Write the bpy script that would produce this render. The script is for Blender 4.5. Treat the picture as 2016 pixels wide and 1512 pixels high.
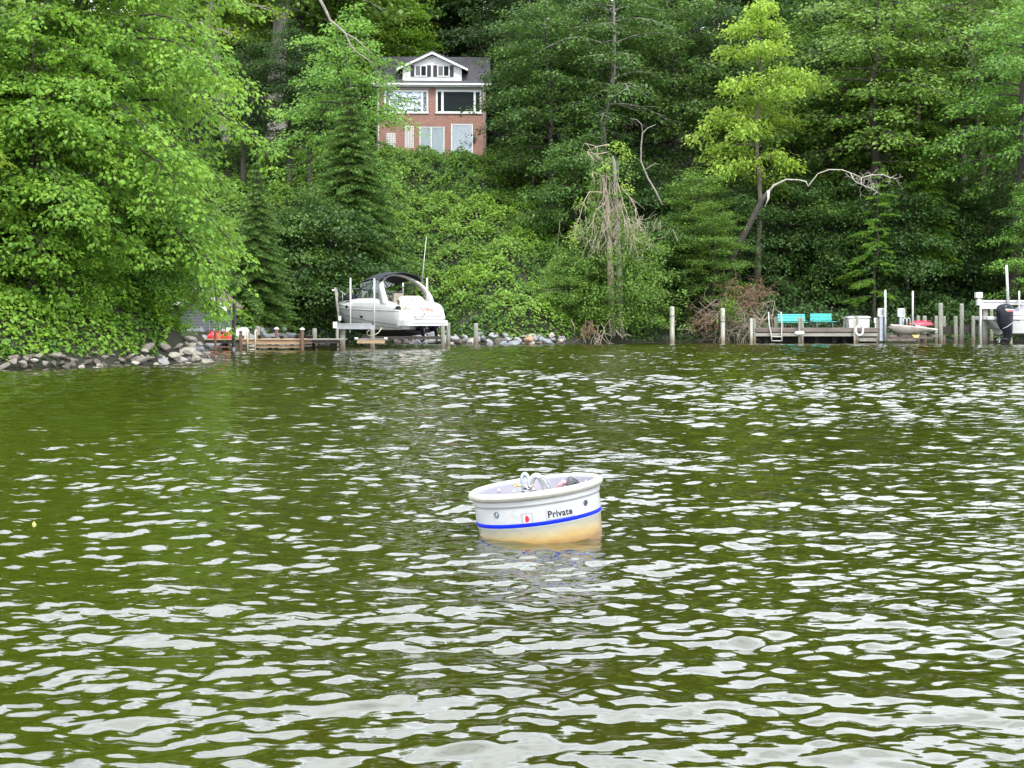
import bpy, math, random
import numpy as np
from mathutils import Vector, Matrix

SC = bpy.context.scene
for _o in list(bpy.data.objects):
    bpy.data.objects.remove(_o)
COL = SC.collection
R = math.radians
PI = math.pi

# ------------------------------------------------------------------ camera
F = 2912.0          # focal length in photo pixels (2016 wide)
CAMZ = 1.22
HOR = 631.0         # row of the horizon in the photo
cam_d = bpy.data.cameras.new('camera')
cam = bpy.data.objects.new('camera', cam_d)
COL.objects.link(cam)
cam.location = (0, 0, CAMZ)
cam.rotation_euler = (R(90), 0, 0)
cam_d.sensor_width = 36
cam_d.lens = F / 2016 * 36
cam_d.shift_y = (HOR - 756) / 2016
cam_d.clip_start = 0.05
cam_d.clip_end = 3000
SC.camera = cam

# ------------------------------------------------------------------ world: nishita sky with bright cloud cover
SUN_EL, SUN_AZ = 50, 163     # degrees; azimuth from +Y clockwise (163 = behind the camera, a bit right)
W = bpy.data.worlds.new("World")
SC.world = W
W.use_nodes = True
nt = W.node_tree
nt.nodes.clear()
def N(nt, t, **k):
    n = nt.nodes.new(t)
    for a, b in k.items():
        if a.startswith('i_'):
            n.inputs[a[2:]].default_value = b
        else:
            setattr(n, a, b)
    return n
sky = N(nt, 'ShaderNodeTexSky', sky_type='NISHITA')
sky.sun_disc = False
sky.sun_elevation = R(SUN_EL)
sky.sun_rotation = R(SUN_AZ)
sky.air_density = 1.2
sky.dust_density = 2.5
geo = N(nt, 'ShaderNodeTexCoord')
mp = N(nt, 'ShaderNodeMapping')
mp.inputs['Scale'].default_value = (1, 1, 2.2)
nz = N(nt, 'ShaderNodeTexNoise')
nz.inputs['Scale'].default_value = 2.1
nz.inputs['Detail'].default_value = 7
nz.inputs['Roughness'].default_value = 0.55
cr = N(nt, 'ShaderNodeValToRGB')
cr.color_ramp.elements[0].position = 0.30
cr.color_ramp.elements[0].color = (0.55, 0.55, 0.55, 1)
cr.color_ramp.elements[1].position = 0.52
cr.color_ramp.elements[1].color = (1, 1, 1, 1)
cw = N(nt, 'ShaderNodeValToRGB')
cw.color_ramp.elements[0].position = 0.3
cw.color_ramp.elements[0].color = (0.72, 0.79, 0.9, 1)
cw.color_ramp.elements[1].position = 0.7
cw.color_ramp.elements[1].color = (.95, .98, 1.04, 1)
vm = N(nt, 'ShaderNodeVectorMath', operation='SCALE')
vm.inputs['Scale'].default_value = 54.0
mx = N(nt, 'ShaderNodeMix', data_type='RGBA')
bg = N(nt, 'ShaderNodeBackground')
bg.inputs['Strength'].default_value = 0.1
wo = N(nt, 'ShaderNodeOutputWorld')
L = nt.links.new
L(geo.outputs['Generated'], mp.inputs['Vector'])
L(mp.outputs['Vector'], nz.inputs['Vector'])
L(nz.outputs['Fac'], cr.inputs['Fac'])
L(nz.outputs['Fac'], cw.inputs['Fac'])
L(cw.outputs['Color'], vm.inputs[0])
L(cr.outputs['Color'], mx.inputs['Factor'])
L(sky.outputs['Color'], mx.inputs['A'])
L(vm.outputs['Vector'], mx.inputs['B'])
L(mx.outputs['Result'], bg.inputs['Color'])
L(bg.outputs['Background'], wo.inputs['Surface'])

sd = bpy.data.lights.new('sun', 'SUN')
sd.energy = 4.6
sd.angle = R(12)
sd.color = (1, 0.96, 0.88)
sun = bpy.data.objects.new('sun', sd)
COL.objects.link(sun)
_d = Vector((math.sin(R(SUN_AZ)) * math.cos(R(SUN_EL)), math.cos(R(SUN_AZ)) * math.cos(R(SUN_EL)), math.sin(R(SUN_EL))))
sun.rotation_euler = _d.to_track_quat('Z', 'Y').to_euler()

SC.view_settings.view_transform = 'Standard'
SC.view_settings.look = 'None'
SC.view_settings.gamma = 1
SC.view_settings.exposure = -0.43
SC.view_settings.use_curve_mapping = False
SC.cycles.max_bounces = 6
SC.cycles.diffuse_bounces = 2
SC.cycles.transmission_bounces = 6
SC.cycles.transparent_max_bounces = 6

def P(px, py, d):
    return Vector(((px - 1008) / F * d, d, CAMZ + (HOR - py) / F * d))
def X(px, d): return (px - 1008) / F * d
def Z(py, d): return CAMZ + (HOR - py) / F * d

# ------------------------------------------------------------------ materials
MATS = {}
def mat(name, col, rough=0.6, metal=0.0, spec=0.5, var=0.0, scale=4.0, stretch=(1, 1, 1), bump=0.0, bscale=None, col2=None, coat=0.0):
    if name in MATS:
        return MATS[name]
    m = bpy.data.materials.new(name)
    m.use_nodes = True
    t = m.node_tree
    b = t.nodes['Principled BSDF']
    b.inputs['Base Color'].default_value = (*col, 1)
    b.inputs['Roughness'].default_value = rough
    b.inputs['Metallic'].default_value = metal
    b.inputs['Specular IOR Level'].default_value = spec
    b.inputs['Coat Weight'].default_value = coat
    if var or col2:
        tc = N(t, 'ShaderNodeTexCoord')
        mpp = N(t, 'ShaderNodeMapping')
        mpp.inputs['Scale'].default_value = stretch
        nn = N(t, 'ShaderNodeTexNoise')
        nn.inputs['Scale'].default_value = scale
        nn.inputs['Detail'].default_value = 6
        nn.inputs['Roughness'].default_value = 0.65
        rr = N(t, 'ShaderNodeValToRGB')
        c2 = col2 if col2 else tuple(c * (1 - var) for c in col)
        rr.color_ramp.elements[0].position = 0.35
        rr.color_ramp.elements[0].color = (*c2, 1)
        rr.color_ramp.elements[1].position = 0.65
        rr.color_ramp.elements[1].color = (*col, 1)
        t.links.new(tc.outputs['Object'], mpp.inputs['Vector'])
        t.links.new(mpp.outputs['Vector'], nn.inputs['Vector'])
        t.links.new(nn.outputs['Fac'], rr.inputs['Fac'])
        t.links.new(rr.outputs['Color'], b.inputs['Base Color'])
        if bump:
            n2 = N(t, 'ShaderNodeTexNoise')
            n2.inputs['Scale'].default_value = bscale or scale * 4
            n2.inputs['Detail'].default_value = 5
            t.links.new(mpp.outputs['Vector'], n2.inputs['Vector'])
            bp = N(t, 'ShaderNodeBump')
            bp.inputs['Strength'].default_value = bump
            bp.inputs['Distance'].default_value = 0.03
            t.links.new(n2.outputs['Fac'], bp.inputs['Height'])
            t.links.new(bp.outputs['Normal'], b.inputs['Normal'])
    MATS[name] = m
    return m

def leaf_mat(name, dark, light, trans=0.35, rough=0.5, patch=0.0):
    m = bpy.data.materials.new(name)
    m.use_nodes = True
    t = m.node_tree
    b = t.nodes['Principled BSDF']
    out = t.nodes['Material Output']
    at = N(t, 'ShaderNodeAttribute', attribute_name='tint')
    rr = N(t, 'ShaderNodeValToRGB')
    rr.color_ramp.elements[0].color = (*dark, 1)
    rr.color_ramp.elements[1].color = (*light, 1)
    src = at.outputs['Fac']
    oi = N(t, 'ShaderNodeObjectInfo')
    ma = N(t, 'ShaderNodeMath', operation='MULTIPLY_ADD')
    ma.inputs[1].default_value = 0.25
    ma.inputs[2].default_value = -0.12
    t.links.new(oi.outputs['Random'], ma.inputs[0])
    ad = N(t, 'ShaderNodeMath', operation='ADD')
    t.links.new(src, ad.inputs[0]); t.links.new(ma.outputs[0], ad.inputs[1])
    if patch:
        tc = N(t, 'ShaderNodeNewGeometry')
        nn = N(t, 'ShaderNodeTexNoise'); nn.inputs['Scale'].default_value = 0.22; nn.inputs['Detail'].default_value = 3
        m2 = N(t, 'ShaderNodeMath', operation='MULTIPLY_ADD'); m2.inputs[1].default_value = patch; m2.inputs[2].default_value = -patch * .5
        t.links.new(tc.outputs['Position'], nn.inputs['Vector']); t.links.new(nn.outputs['Fac'], m2.inputs[0])
        a2 = N(t, 'ShaderNodeMath', operation='ADD')
        t.links.new(ad.outputs[0], a2.inputs[0]); t.links.new(m2.outputs[0], a2.inputs[1])
        ad = a2
    t.links.new(ad.outputs[0], rr.inputs['Fac'])
    t.links.new(rr.outputs['Color'], b.inputs['Base Color'])
    b.inputs['Roughness'].default_value = rough
    b.inputs['Specular IOR Level'].default_value = 0.35
    tr = N(t, 'ShaderNodeBsdfTranslucent')
    hs = N(t, 'ShaderNodeHueSaturation'); hs.inputs['Hue'].default_value = 0.485; hs.inputs['Value'].default_value = 1.5
    t.links.new(rr.outputs['Color'], hs.inputs['Color'])
    t.links.new(hs.outputs['Color'], tr.inputs['Color'])
    mxs = N(t, 'ShaderNodeMixShader'); mxs.inputs['Fac'].default_value = trans
    t.links.new(b.outputs['BSDF'], mxs.inputs[1]); t.links.new(tr.outputs['BSDF'], mxs.inputs[2])
    t.links.new(mxs.outputs['Shader'], out.inputs['Surface'])
    return m

# ------------------------------------------------------------------ mesh helpers
def np_mesh(name, verts, faces, tint=None, smooth=False):
    """verts (n,3), faces (m,k) with one k"""
    me = bpy.data.meshes.new(name)
    verts = np.asarray(verts, np.float32); faces = np.asarray(faces, np.int32)
    k = faces.shape[1]
    me.vertices.add(len(verts)); me.vertices.foreach_set('co', verts.ravel())
    me.loops.add(faces.size); me.loops.foreach_set('vertex_index', faces.ravel())
    me.polygons.add(len(faces)); me.polygons.foreach_set('loop_start', np.arange(0, faces.size, k, dtype=np.int32))
    me.update(calc_edges=True)
    if smooth:
        me.polygons.foreach_set('use_smooth', np.ones(len(faces), bool))
    if tint is not None:
        a = me.attributes.new('tint', 'FLOAT', 'FACE'); a.data.foreach_set('value', np.asarray(tint, np.float32))
    return me

class MB:
    def __init__(s): s.v = []; s.f = []; s.sm = []
    def add(s, vs, fs, smooth=False):
        o = len(s.v); s.v += [tuple(v) for v in vs]; s.f += [tuple(i + o for i in f) for f in fs]; s.sm += [smooth] * len(fs); return s
    def box(s, c, size, rz=0, rx=0, ry=0, taper=1.0):
        hx, hy, hz = size[0] / 2, size[1] / 2, size[2] / 2
        M = Matrix.Rotation(rz, 3, 'Z') @ Matrix.Rotation(ry, 3, 'Y') @ Matrix.Rotation(rx, 3, 'X')
        vs = []
        for z in (-1, 1):
            k = taper if z > 0 else 1
            for x, y in ((-1, -1), (1, -1), (1, 1), (-1, 1)):
                vs.append(Vector(c) + M @ Vector((x * hx * k, y * hy * k, z * hz)))
        return s.add(vs, [(3, 2, 1, 0), (4, 5, 6, 7), (0, 1, 5, 4), (1, 2, 6, 5), (2, 3, 7, 6), (3, 0, 4, 7)])
    def bb(s, x0, x1, y0, y1, z0, z1):
        return s.box(((x0 + x1) / 2, (y0 + y1) / 2, (z0 + z1) / 2), (abs(x1 - x0), abs(y1 - y0), abs(z1 - z0)))
    def tube(s, pts, rad, n=8, closed=False, caps=True, smooth=True, flat=None):
        pts = [Vector(p) for p in pts]; m = len(pts)
        if not hasattr(rad, '__len__'): rad = [rad] * m
        up = None; vs = []
        for i in range(m):
            if closed: t = pts[(i + 1) % m] - pts[i - 1]
            else: t = pts[min(i + 1, m - 1)] - pts[max(i - 1, 0)]
            if t.length < 1e-9: t = Vector((0, 0, 1))
            t.normalize()
            if up is None:
                a = Vector((0, 0, 1)) if abs(t.z) < .9 else Vector((1, 0, 0))
                up = (a - t * a.dot(t)).normalized()
            else:
                up = up - t * up.dot(t)
                up = up.normalized() if up.length > 1e-6 else t.orthogonal().normalized()
            sd_ = t.cross(up)
            fx = flat if flat else 1
            for k in range(n):
                a = 2 * PI * k / n
                vs.append(pts[i] + up * math.cos(a) * rad[i] + sd_ * math.sin(a) * rad[i] * fx)
        fs = []
        for i in range(m if closed else m - 1):
            j = (i + 1) % m
            for k in range(n):
                k2 = (k + 1) % n
                fs.append((i * n + k, i * n + k2, j * n + k2, j * n + k))
        s.add(vs, fs, smooth)
        if caps and not closed:
            o = len(s.v) - len(vs)
            s.f.append(tuple(o + k for k in reversed(range(n)))); s.sm.append(False)
            s.f.append(tuple(o + (m - 1) * n + k for k in range(n))); s.sm.append(False)
        return s
    def cyl(s, p0, p1, r0, r1=None, n=12, smooth=True):
        return s.tube([p0, p1], [r0, r0 if r1 is None else r1], n, smooth=smooth)
    def lathe(s, prof, n=32, c=(0, 0, 0), smooth=True):
        vs = []; fs = []
        for r, z in prof:
            for k in range(n):
                a = 2 * PI * k / n
                vs.append((c[0] + r * math.cos(a), c[1] + r * math.sin(a), c[2] + z))
        for i in range(len(prof) - 1):
            for k in range(n):
                k2 = (k + 1) % n
                fs.append((i * n + k, i * n + k2, (i + 1) * n + k2, (i + 1) * n + k))
        return s.add(vs, fs, smooth)
    def prism(s, poly, axis, a0, a1):
        """poly 2D points; axis 'y': poly is (x,z) ; 'x': (y,z); 'z': (x,y)"""
        n = len(poly); vs = []
        for a in (a0, a1):
            for p, q in poly:
                vs.append((p, a, q) if axis == 'y' else (a, p, q) if axis == 'x' else (p, q, a))
        fs = [tuple(range(n)), tuple(range(2 * n - 1, n - 1, -1))]
        fs += [(i, i + n, (i + 1) % n + n, (i + 1) % n) for i in range(n)]
        return s.add(vs, fs)
    def grid(s, rows, smooth=True, close=False):
        nr = len(rows); nc = len(rows[0])
        vs = [p for r in rows for p in r]
        fs = []
        for i in range(nr - 1):
            for k in range(nc if close else nc - 1):
                k2 = (k + 1) % nc
                fs.append((i * nc + k, i * nc + k2, (i + 1) * nc + k2, (i + 1) * nc + k))
        return s.add(vs, fs, smooth)
    def mesh(s, name, m, off=(0, 0, 0)):
        me = bpy.data.meshes.new(name)
        ox, oy, oz = off
        me.from_pydata([(v[0] - ox, v[1] - oy, v[2] - oz) for v in s.v], [], s.f)
        me.polygons.foreach_set('use_smooth', s.sm)
        if m: me.materials.append(m)
        me.update()
        return me

def link(name, data, parent=None, loc=None, **props):
    o = bpy.data.objects.new(name, data); COL.objects.link(o)
    if parent is not None: o.parent = parent
    if loc is not None: o.location = loc
    for k, v in props.items():
        if v is not None: o[k] = v
    return o
class T:
    """a thing: an Empty at its base with parts; coordinates of parts are world ones when w=True"""
    def __init__(s, name, label, cat, loc, rz=0, group=None):
        s.loc = Vector(loc)
        s.e = link(name, None, None, s.loc, label=label, category=cat, group=group)
        s.e.rotation_euler = (0, 0, rz)
    def part(s, name, mb, m, w=True, parent=None, label=None, kind=None):
        off = s.loc if w else (0, 0, 0)
        return link(name, mb.mesh(name, m, off), parent or s.e, None, label=label, kind=kind)
def one(name, mb, m, label, cat, base, group=None):
    return link(name, mb.mesh(name, m, base), None, base, label=label, category=cat, group=group)

rng = np.random.default_rng(7)
rnd = random.Random(11)
def nrm(a):
    return a / np.maximum(np.linalg.norm(a, axis=-1, keepdims=True), 1e-9)

# ------------------------------------------------------------------ terrain
LAND = [(-140, 24), (-45, 33.5), (-25, 35.2), (-14, 35.6), (-12.2, 36.6), (-10.6, 40.0), (-9.1, 43.2), (-9.0, 44.6), (-10.5, 46.5), (-13.5, 50), (-15, 56),
        (-13, 62.8), (-11.4, 66), (-10.6, 72), (-9, 77.5), (-5.5, 78), (-3, 76), (0, 75.4), (3, 76.6), (10, 83), (30, 84.5), (70, 80), (300, 60), (600, 500), (-600, 500), (-600, 24)]
LANDA = np.array(LAND, float)
def land_dist(x, y):
    x = np.asarray(x, float); y = np.asarray(y, float)
    best = np.full(x.shape, 1e9); inside = np.zeros(x.shape, bool)
    n = len(LANDA)
    for i in range(n):
        ax, ay = LANDA[i]; bx, by = LANDA[(i + 1) % n]
        dx, dy = bx - ax, by - ay
        t = np.clip(((x - ax) * dx + (y - ay) * dy) / (dx * dx + dy * dy), 0, 1)
        best = np.minimum(best, np.hypot(x - ax - t * dx, y - ay - t * dy))
        if ay != by:
            c = ((ay > y) != (by > y)) & (x < (bx - ax) * (y - ay) / (by - ay) + ax)
            inside ^= c
    return np.where(inside, best, -best)
def sstep(a, b, x):
    t = np.clip((x - a) / (b - a), 0, 1); return t * t * (3 - 2 * t)
def HH(x, y):
    x = np.asarray(x, float); y = np.asarray(y, float)
    d = land_dist(x, y)
    main = sstep(54, 64, y)
    sl = 0.56 - 0.17 * sstep(4, 14, x)
    hi = 0.35 + sl * np.minimum(d, 20.5 + 8 * sstep(4, 14, x)) + 0.36 * np.clip(d - 28, 0, 75)
    lo = 0.45 + 0.62 * np.minimum(d, 6) + 0.1 * np.clip(d - 6, 0, 40)
    h = lo * (1 - main) + hi * main
    h = h * sstep(-0.2, 1.2, d) + 0.25 * np.sin(x * .9 + y * .5) * sstep(2, 6, d) * np.sin(y * .8 - x * .3)
    # level terrace the shed and the docks' landings stand on
    sh = sstep(4.6, 3.0, np.hypot(x + 13.8, (y - 65) * 1.0))
    h = h * (1 - sh) + 0.75 * sh
    return np.where(d > -0.2, h, np.maximum(-2.0, d * .6 + 0.1))
def H1(x, y): return float(HH(np.array([x]), np.array([y]))[0])

gx = np.concatenate([np.linspace(-500, -60, 12), np.linspace(-55, 70, 190), np.linspace(80, 500, 12)])
gy = np.concatenate([np.linspace(-200, 20, 8), np.linspace(26, 140, 180), np.linspace(150, 480, 12)])
GX, GY = np.meshgrid(gx, gy)
GZ = HH(GX, GY)
nx_, ny_ = len(gx), len(gy)
ii = np.arange(ny_ - 1)[:, None] * nx_ + np.arange(nx_ - 1)[None, :]
fc = np.stack([ii, ii + 1, ii + nx_ + 1, ii + nx_], -1).reshape(-1, 4)
me = np_mesh('ground', np.stack([GX, GY, GZ], -1).reshape(-1, 3), fc, smooth=True)
me.materials.append(mat('soil', (0.012, 0.018, 0.006), 0.95, col2=(0.02, 0.016, 0.009), scale=1.2, bump=0.8, bscale=6, var=.3))
link('ground', me, None, None, kind='structure')

# ------------------------------------------------------------------ water
def wave_bank():
    r = np.random.default_rng(3)
    waves = []
    # (n, lam_min, lam_max, rms slope, spread)
    for n, l0, l1, slope, spread in ((10, 1.2, 3.2, 0.024, 0.5), (64, 0.22, 0.66, 0.054, 0.75), (150, 0.07, 0.21, 0.098, 0.9)):
        lam = np.exp(r.uniform(np.log(l0), np.log(l1), n))
        k = 2 * PI / lam
        # propagation roughly towards the camera, crests a little diagonal
        th = R(-90 - 8) + r.normal(0, spread, n)
        amp = slope / k * math.sqrt(2 / n)
        for a, b, c, p in zip(k, th, amp, r.uniform(0, 2 * PI, n)):
            waves.append((a * math.cos(b), a * math.sin(b), c, p, 2 * PI / a))
    return waves
WAVES = wave_bank()
rows = [2.0]
while rows[-1] < 95:
    y = rows[-1]; rows.append(y + min(0.0033 * y + 0.005, .125))
yr = np.array([-300, -120, -50, -20, -8, -2, 0.8, 1.5] + rows + [100, 120, 160, 300])
tc_ = np.linspace(-0.44, 0.44, 330)
out = 0.46 + 0.0045 * (np.exp(np.linspace(0, 9.5, 30)[1:]) - 1) * .35
tt = np.concatenate([-out[::-1], tc_, out])
wy = np.maximum(yr, 2.0)
WX = tt[None, :] * wy[:, None]
WY = np.repeat(yr[:, None], len(tt), 1)
sp = np.maximum(np.gradient(yr)[:, None], np.gradient(tt)[None, :] * wy[:, None] * .7)
WZ = np.zeros_like(WX)
calm = np.clip(1.15 - 0.7 * sstep(70, 80, WY) - 0.30 * sstep(-1, -14, WX) * sstep(14, 34, WY), 0.1, 1.1)
_gust = 0.8 + 0.35 * np.sin(WX * .23 + WY * .11 + 1) * np.sin(WY * .17 - WX * .07) + 0.25 * sstep(-8, 10, WX)
calm = calm * _gust
_sel = (WY[:, 0] > 1.9) & (WY[:, 0] < 96)
for kx, ky, a, p, lam in WAVES:
    fade = np.clip((lam / sp[_sel] - 2.2) / 1.5, 0, 1) * (1 + (2.5 * sstep(7, 28, WY[_sel]) if lam < 1.3 else 0))
    WZ[_sel] += a * fade * np.sin(kx * WX[_sel] + ky * WY[_sel] + p)
WZ *= calm
i2 = np.arange(len(yr) - 1)[:, None] * len(tt) + np.arange(len(tt) - 1)[None, :]
fc = np.stack([i2, i2 + 1, i2 + len(tt) + 1, i2 + len(tt)], -1).reshape(-1, 4)
me = np_mesh('water', np.stack([WX, WY, WZ], -1).reshape(-1, 3), fc, smooth=True)
wm = bpy.data.materials.new('lake_water'); wm.use_nodes = True
t = wm.node_tree; b = t.nodes['Principled BSDF']
b.inputs['Base Color'].default_value = (0.0260, 0.0275, 0.0010, 1)
b.inputs['Roughness'].default_value = 0.03
b.inputs['IOR'].default_value = 1.9
g = N(t, 'ShaderNodeNewGeometry')
def wnoise(scale, st, rot, det):
    m_ = N(t, 'ShaderNodeMapping'); m_.inputs['Scale'].default_value = st; m_.inputs['Rotation'].default_value = (0, 0, rot)
    n_ = N(t, 'ShaderNodeTexNoise'); n_.inputs['Scale'].default_value = scale; n_.inputs['Detail'].default_value = det; n_.inputs['Roughness'].default_value = .5
    t.links.new(g.outputs['Position'], m_.inputs['Vector']); t.links.new(m_.outputs['Vector'], n_.inputs['Vector'])
    return n_.outputs['Fac']
sxy = N(t, 'ShaderNodeSeparateXYZ'); t.links.new(g.outputs['Position'], sxy.inputs[0])
def mrange(src, a, b_, c, d_):
    m_ = N(t, 'ShaderNodeMapRange'); m_.interpolation_type = 'SMOOTHSTEP'
    for k, v in zip(('From Min', 'From Max', 'To Min', 'To Max'), (a, b_, c, d_)): m_.inputs[k].default_value = v
    t.links.new(src, m_.inputs['Value']); return m_.outputs['Result']
def mul(a, b_):
    m_ = N(t, 'ShaderNodeMath', operation='MULTIPLY'); t.links.new(a, m_.inputs[0]); t.links.new(b_, m_.inputs[1]); return m_.outputs[0]
Y_, X_ = sxy.outputs['Y'], sxy.outputs['X']
gust = mrange(wnoise(.13, (1, 1.6, 1), .3, 2), .35, .62, .45, 1.25)
wind = mul(mul(mrange(X_, -14, 6, .6, 1.1), mrange(Y_, 68, 80, 1, .25)), gust)
prev = None
for sc_, st_, ro_, dist, det, (ya, yb, va, vb) in ((16, (.7, 1.2, 1), .12, .0045, 1.5, (8, 28, 1, .3)), (8, (.62, 1.15, 1), .05, .012, 1.5, (8, 45, 1, .9)), (3.2, (.6, 1.1, 1), -.1, .024, 1.2, (10, 42, .4, 2.4))):
    bn = N(t, 'ShaderNodeBump'); bn.inputs['Distance'].default_value = dist
    h_ = mul(mul(wnoise(sc_, st_, ro_, det), wind), mrange(Y_, ya, yb, va, vb))
    t.links.new(h_, bn.inputs['Height'])
    if prev: t.links.new(prev, bn.inputs['Normal'])
    prev = bn.outputs['Normal']
t.links.new(prev, b.inputs['Normal'])
me.materials.append(wm)
link('water', me, None, None, kind='structure')
# ------------------------------------------------------------------ vegetation
LM = {
 'bright': leaf_mat('leaf_bright', (0.0540, 0.1500, 0.0144), (0.2280, 0.4080, 0.0420), .4),
 'yellow': leaf_mat('leaf_yellow_green', (0.10, 0.20, 0.02), (0.34, 0.49, 0.065), .4),
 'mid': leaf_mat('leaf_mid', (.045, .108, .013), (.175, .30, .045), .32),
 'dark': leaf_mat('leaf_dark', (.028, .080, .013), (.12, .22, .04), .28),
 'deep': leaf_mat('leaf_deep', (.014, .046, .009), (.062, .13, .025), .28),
 'fresh': leaf_mat('leaf_fresh', (0.0575, 0.1667, 0.0230), (0.2300, 0.4140, 0.0690), .38),
 'cypress': leaf_mat('leaf_cypress', (0.0495, 0.1430, 0.0132), (0.1760, 0.3300, 0.0330), .35),
 'spruce': leaf_mat('needle_spruce', (.05, .115, .02), (.19, .33, .065), .2),
 'vine': leaf_mat('leaf_vine', (.030, .086, .011), (.19, .335, .034), .3, patch=1.3),
 'ivy': leaf_mat('leaf_ivy', (0.035, 0.115, 0.010), (0.20, 0.36, 0.03), .32, patch=.7),
}
BARK = mat('bark', (0.16, 0.13, 0.10), 0.9, col2=(0.06, 0.048, 0.038), scale=3, stretch=(4, 4, .7), bump=1, bscale=9, var=.5)
BARKG = mat('bark_grey', (0.30, 0.28, 0.24), 0.9, col2=(0.14, 0.13, 0.11), scale=3, stretch=(4, 4, .6), bump=1, bscale=9, var=.5)
BARKD = mat('bark_dark', (0.06, 0.05, 0.04), 0.9, col2=(0.025, 0.022, 0.018), scale=3, stretch=(4, 4, .7), bump=1, bscale=9, var=.5)
DEAD = mat('dead_wood', (0.42, 0.36, 0.27), 0.85, col2=(0.25, 0.2, 0.15), scale=5, stretch=(3, 3, 1), bump=.6, var=.4)
WHITEWOOD = mat('bleached_wood', (0.44, 0.41, 0.35), 0.8, col2=(0.28, 0.25, 0.2), scale=5, bump=.5, var=.3)
BROWN = mat('brown_twigs', (0.22, 0.13, 0.075), 0.9, col2=(0.12, 0.08, 0.05), scale=5, bump=.4, var=.3)

def leaf_arrays(C, D, Nn, S, wid=0.34, fold=0.12):
    D = nrm(D); side = nrm(np.cross(D, Nn)); Nn = np.cross(side, D)
    S = S[:, None]
    base = C - D * S * .5; tip = C + D * S * .5; mid = C - D * S * .05
    l = mid + side * S * wid + Nn * S * fold; r = mid - side * S * wid + Nn * S * fold
    V = np.stack([base, r, tip, l], 1).reshape(-1, 3)
    Fc = np.arange(len(C) * 4).reshape(-1, 4)
    return V, Fc
def spray_leaves(rg, cen, dr, n, rs, rv, size, droop=0.3, up=1.0, jit=0.55, wid=0.34, dirdroop=.25, tintvar=.62):
    """cen (M,3) spray centres, dr (M,3) branch direction; n leaves each"""
    M = len(cen)
    c = np.repeat(cen, n, 0); d = np.repeat(dr, n, 0)
    a = rg.uniform(0, 2 * PI, M * n); q = np.sqrt(rg.uniform(0, 1, M * n)) * rs
    off = np.stack([np.cos(a) * q, np.sin(a) * q, rg.normal(0, rv, M * n) - droop * q * q / max(rs, 1e-3)], 1)
    out = np.stack([np.cos(a), np.sin(a), np.zeros_like(a)], 1)
    hd = d.copy()
    D = hd * .8 + out * .7 + rg.normal(0, .35, (M * n, 3)); D[:, 2] -= dirdroop
    Nn = np.stack([rg.normal(0, jit, M * n), rg.normal(0, jit, M * n) - .25, np.full(M * n, up)], 1)
    S = size * rg.uniform(.65, 1.3, M * n)
    tn = np.repeat(rg.uniform(0, 1, M), n) * tintvar + rg.uniform(0, 1, M * n) * (1 - tintvar)
    V, Fc = leaf_arrays(c + off, D, nrm(Nn), S, wid)
    return V, Fc, tn

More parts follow.
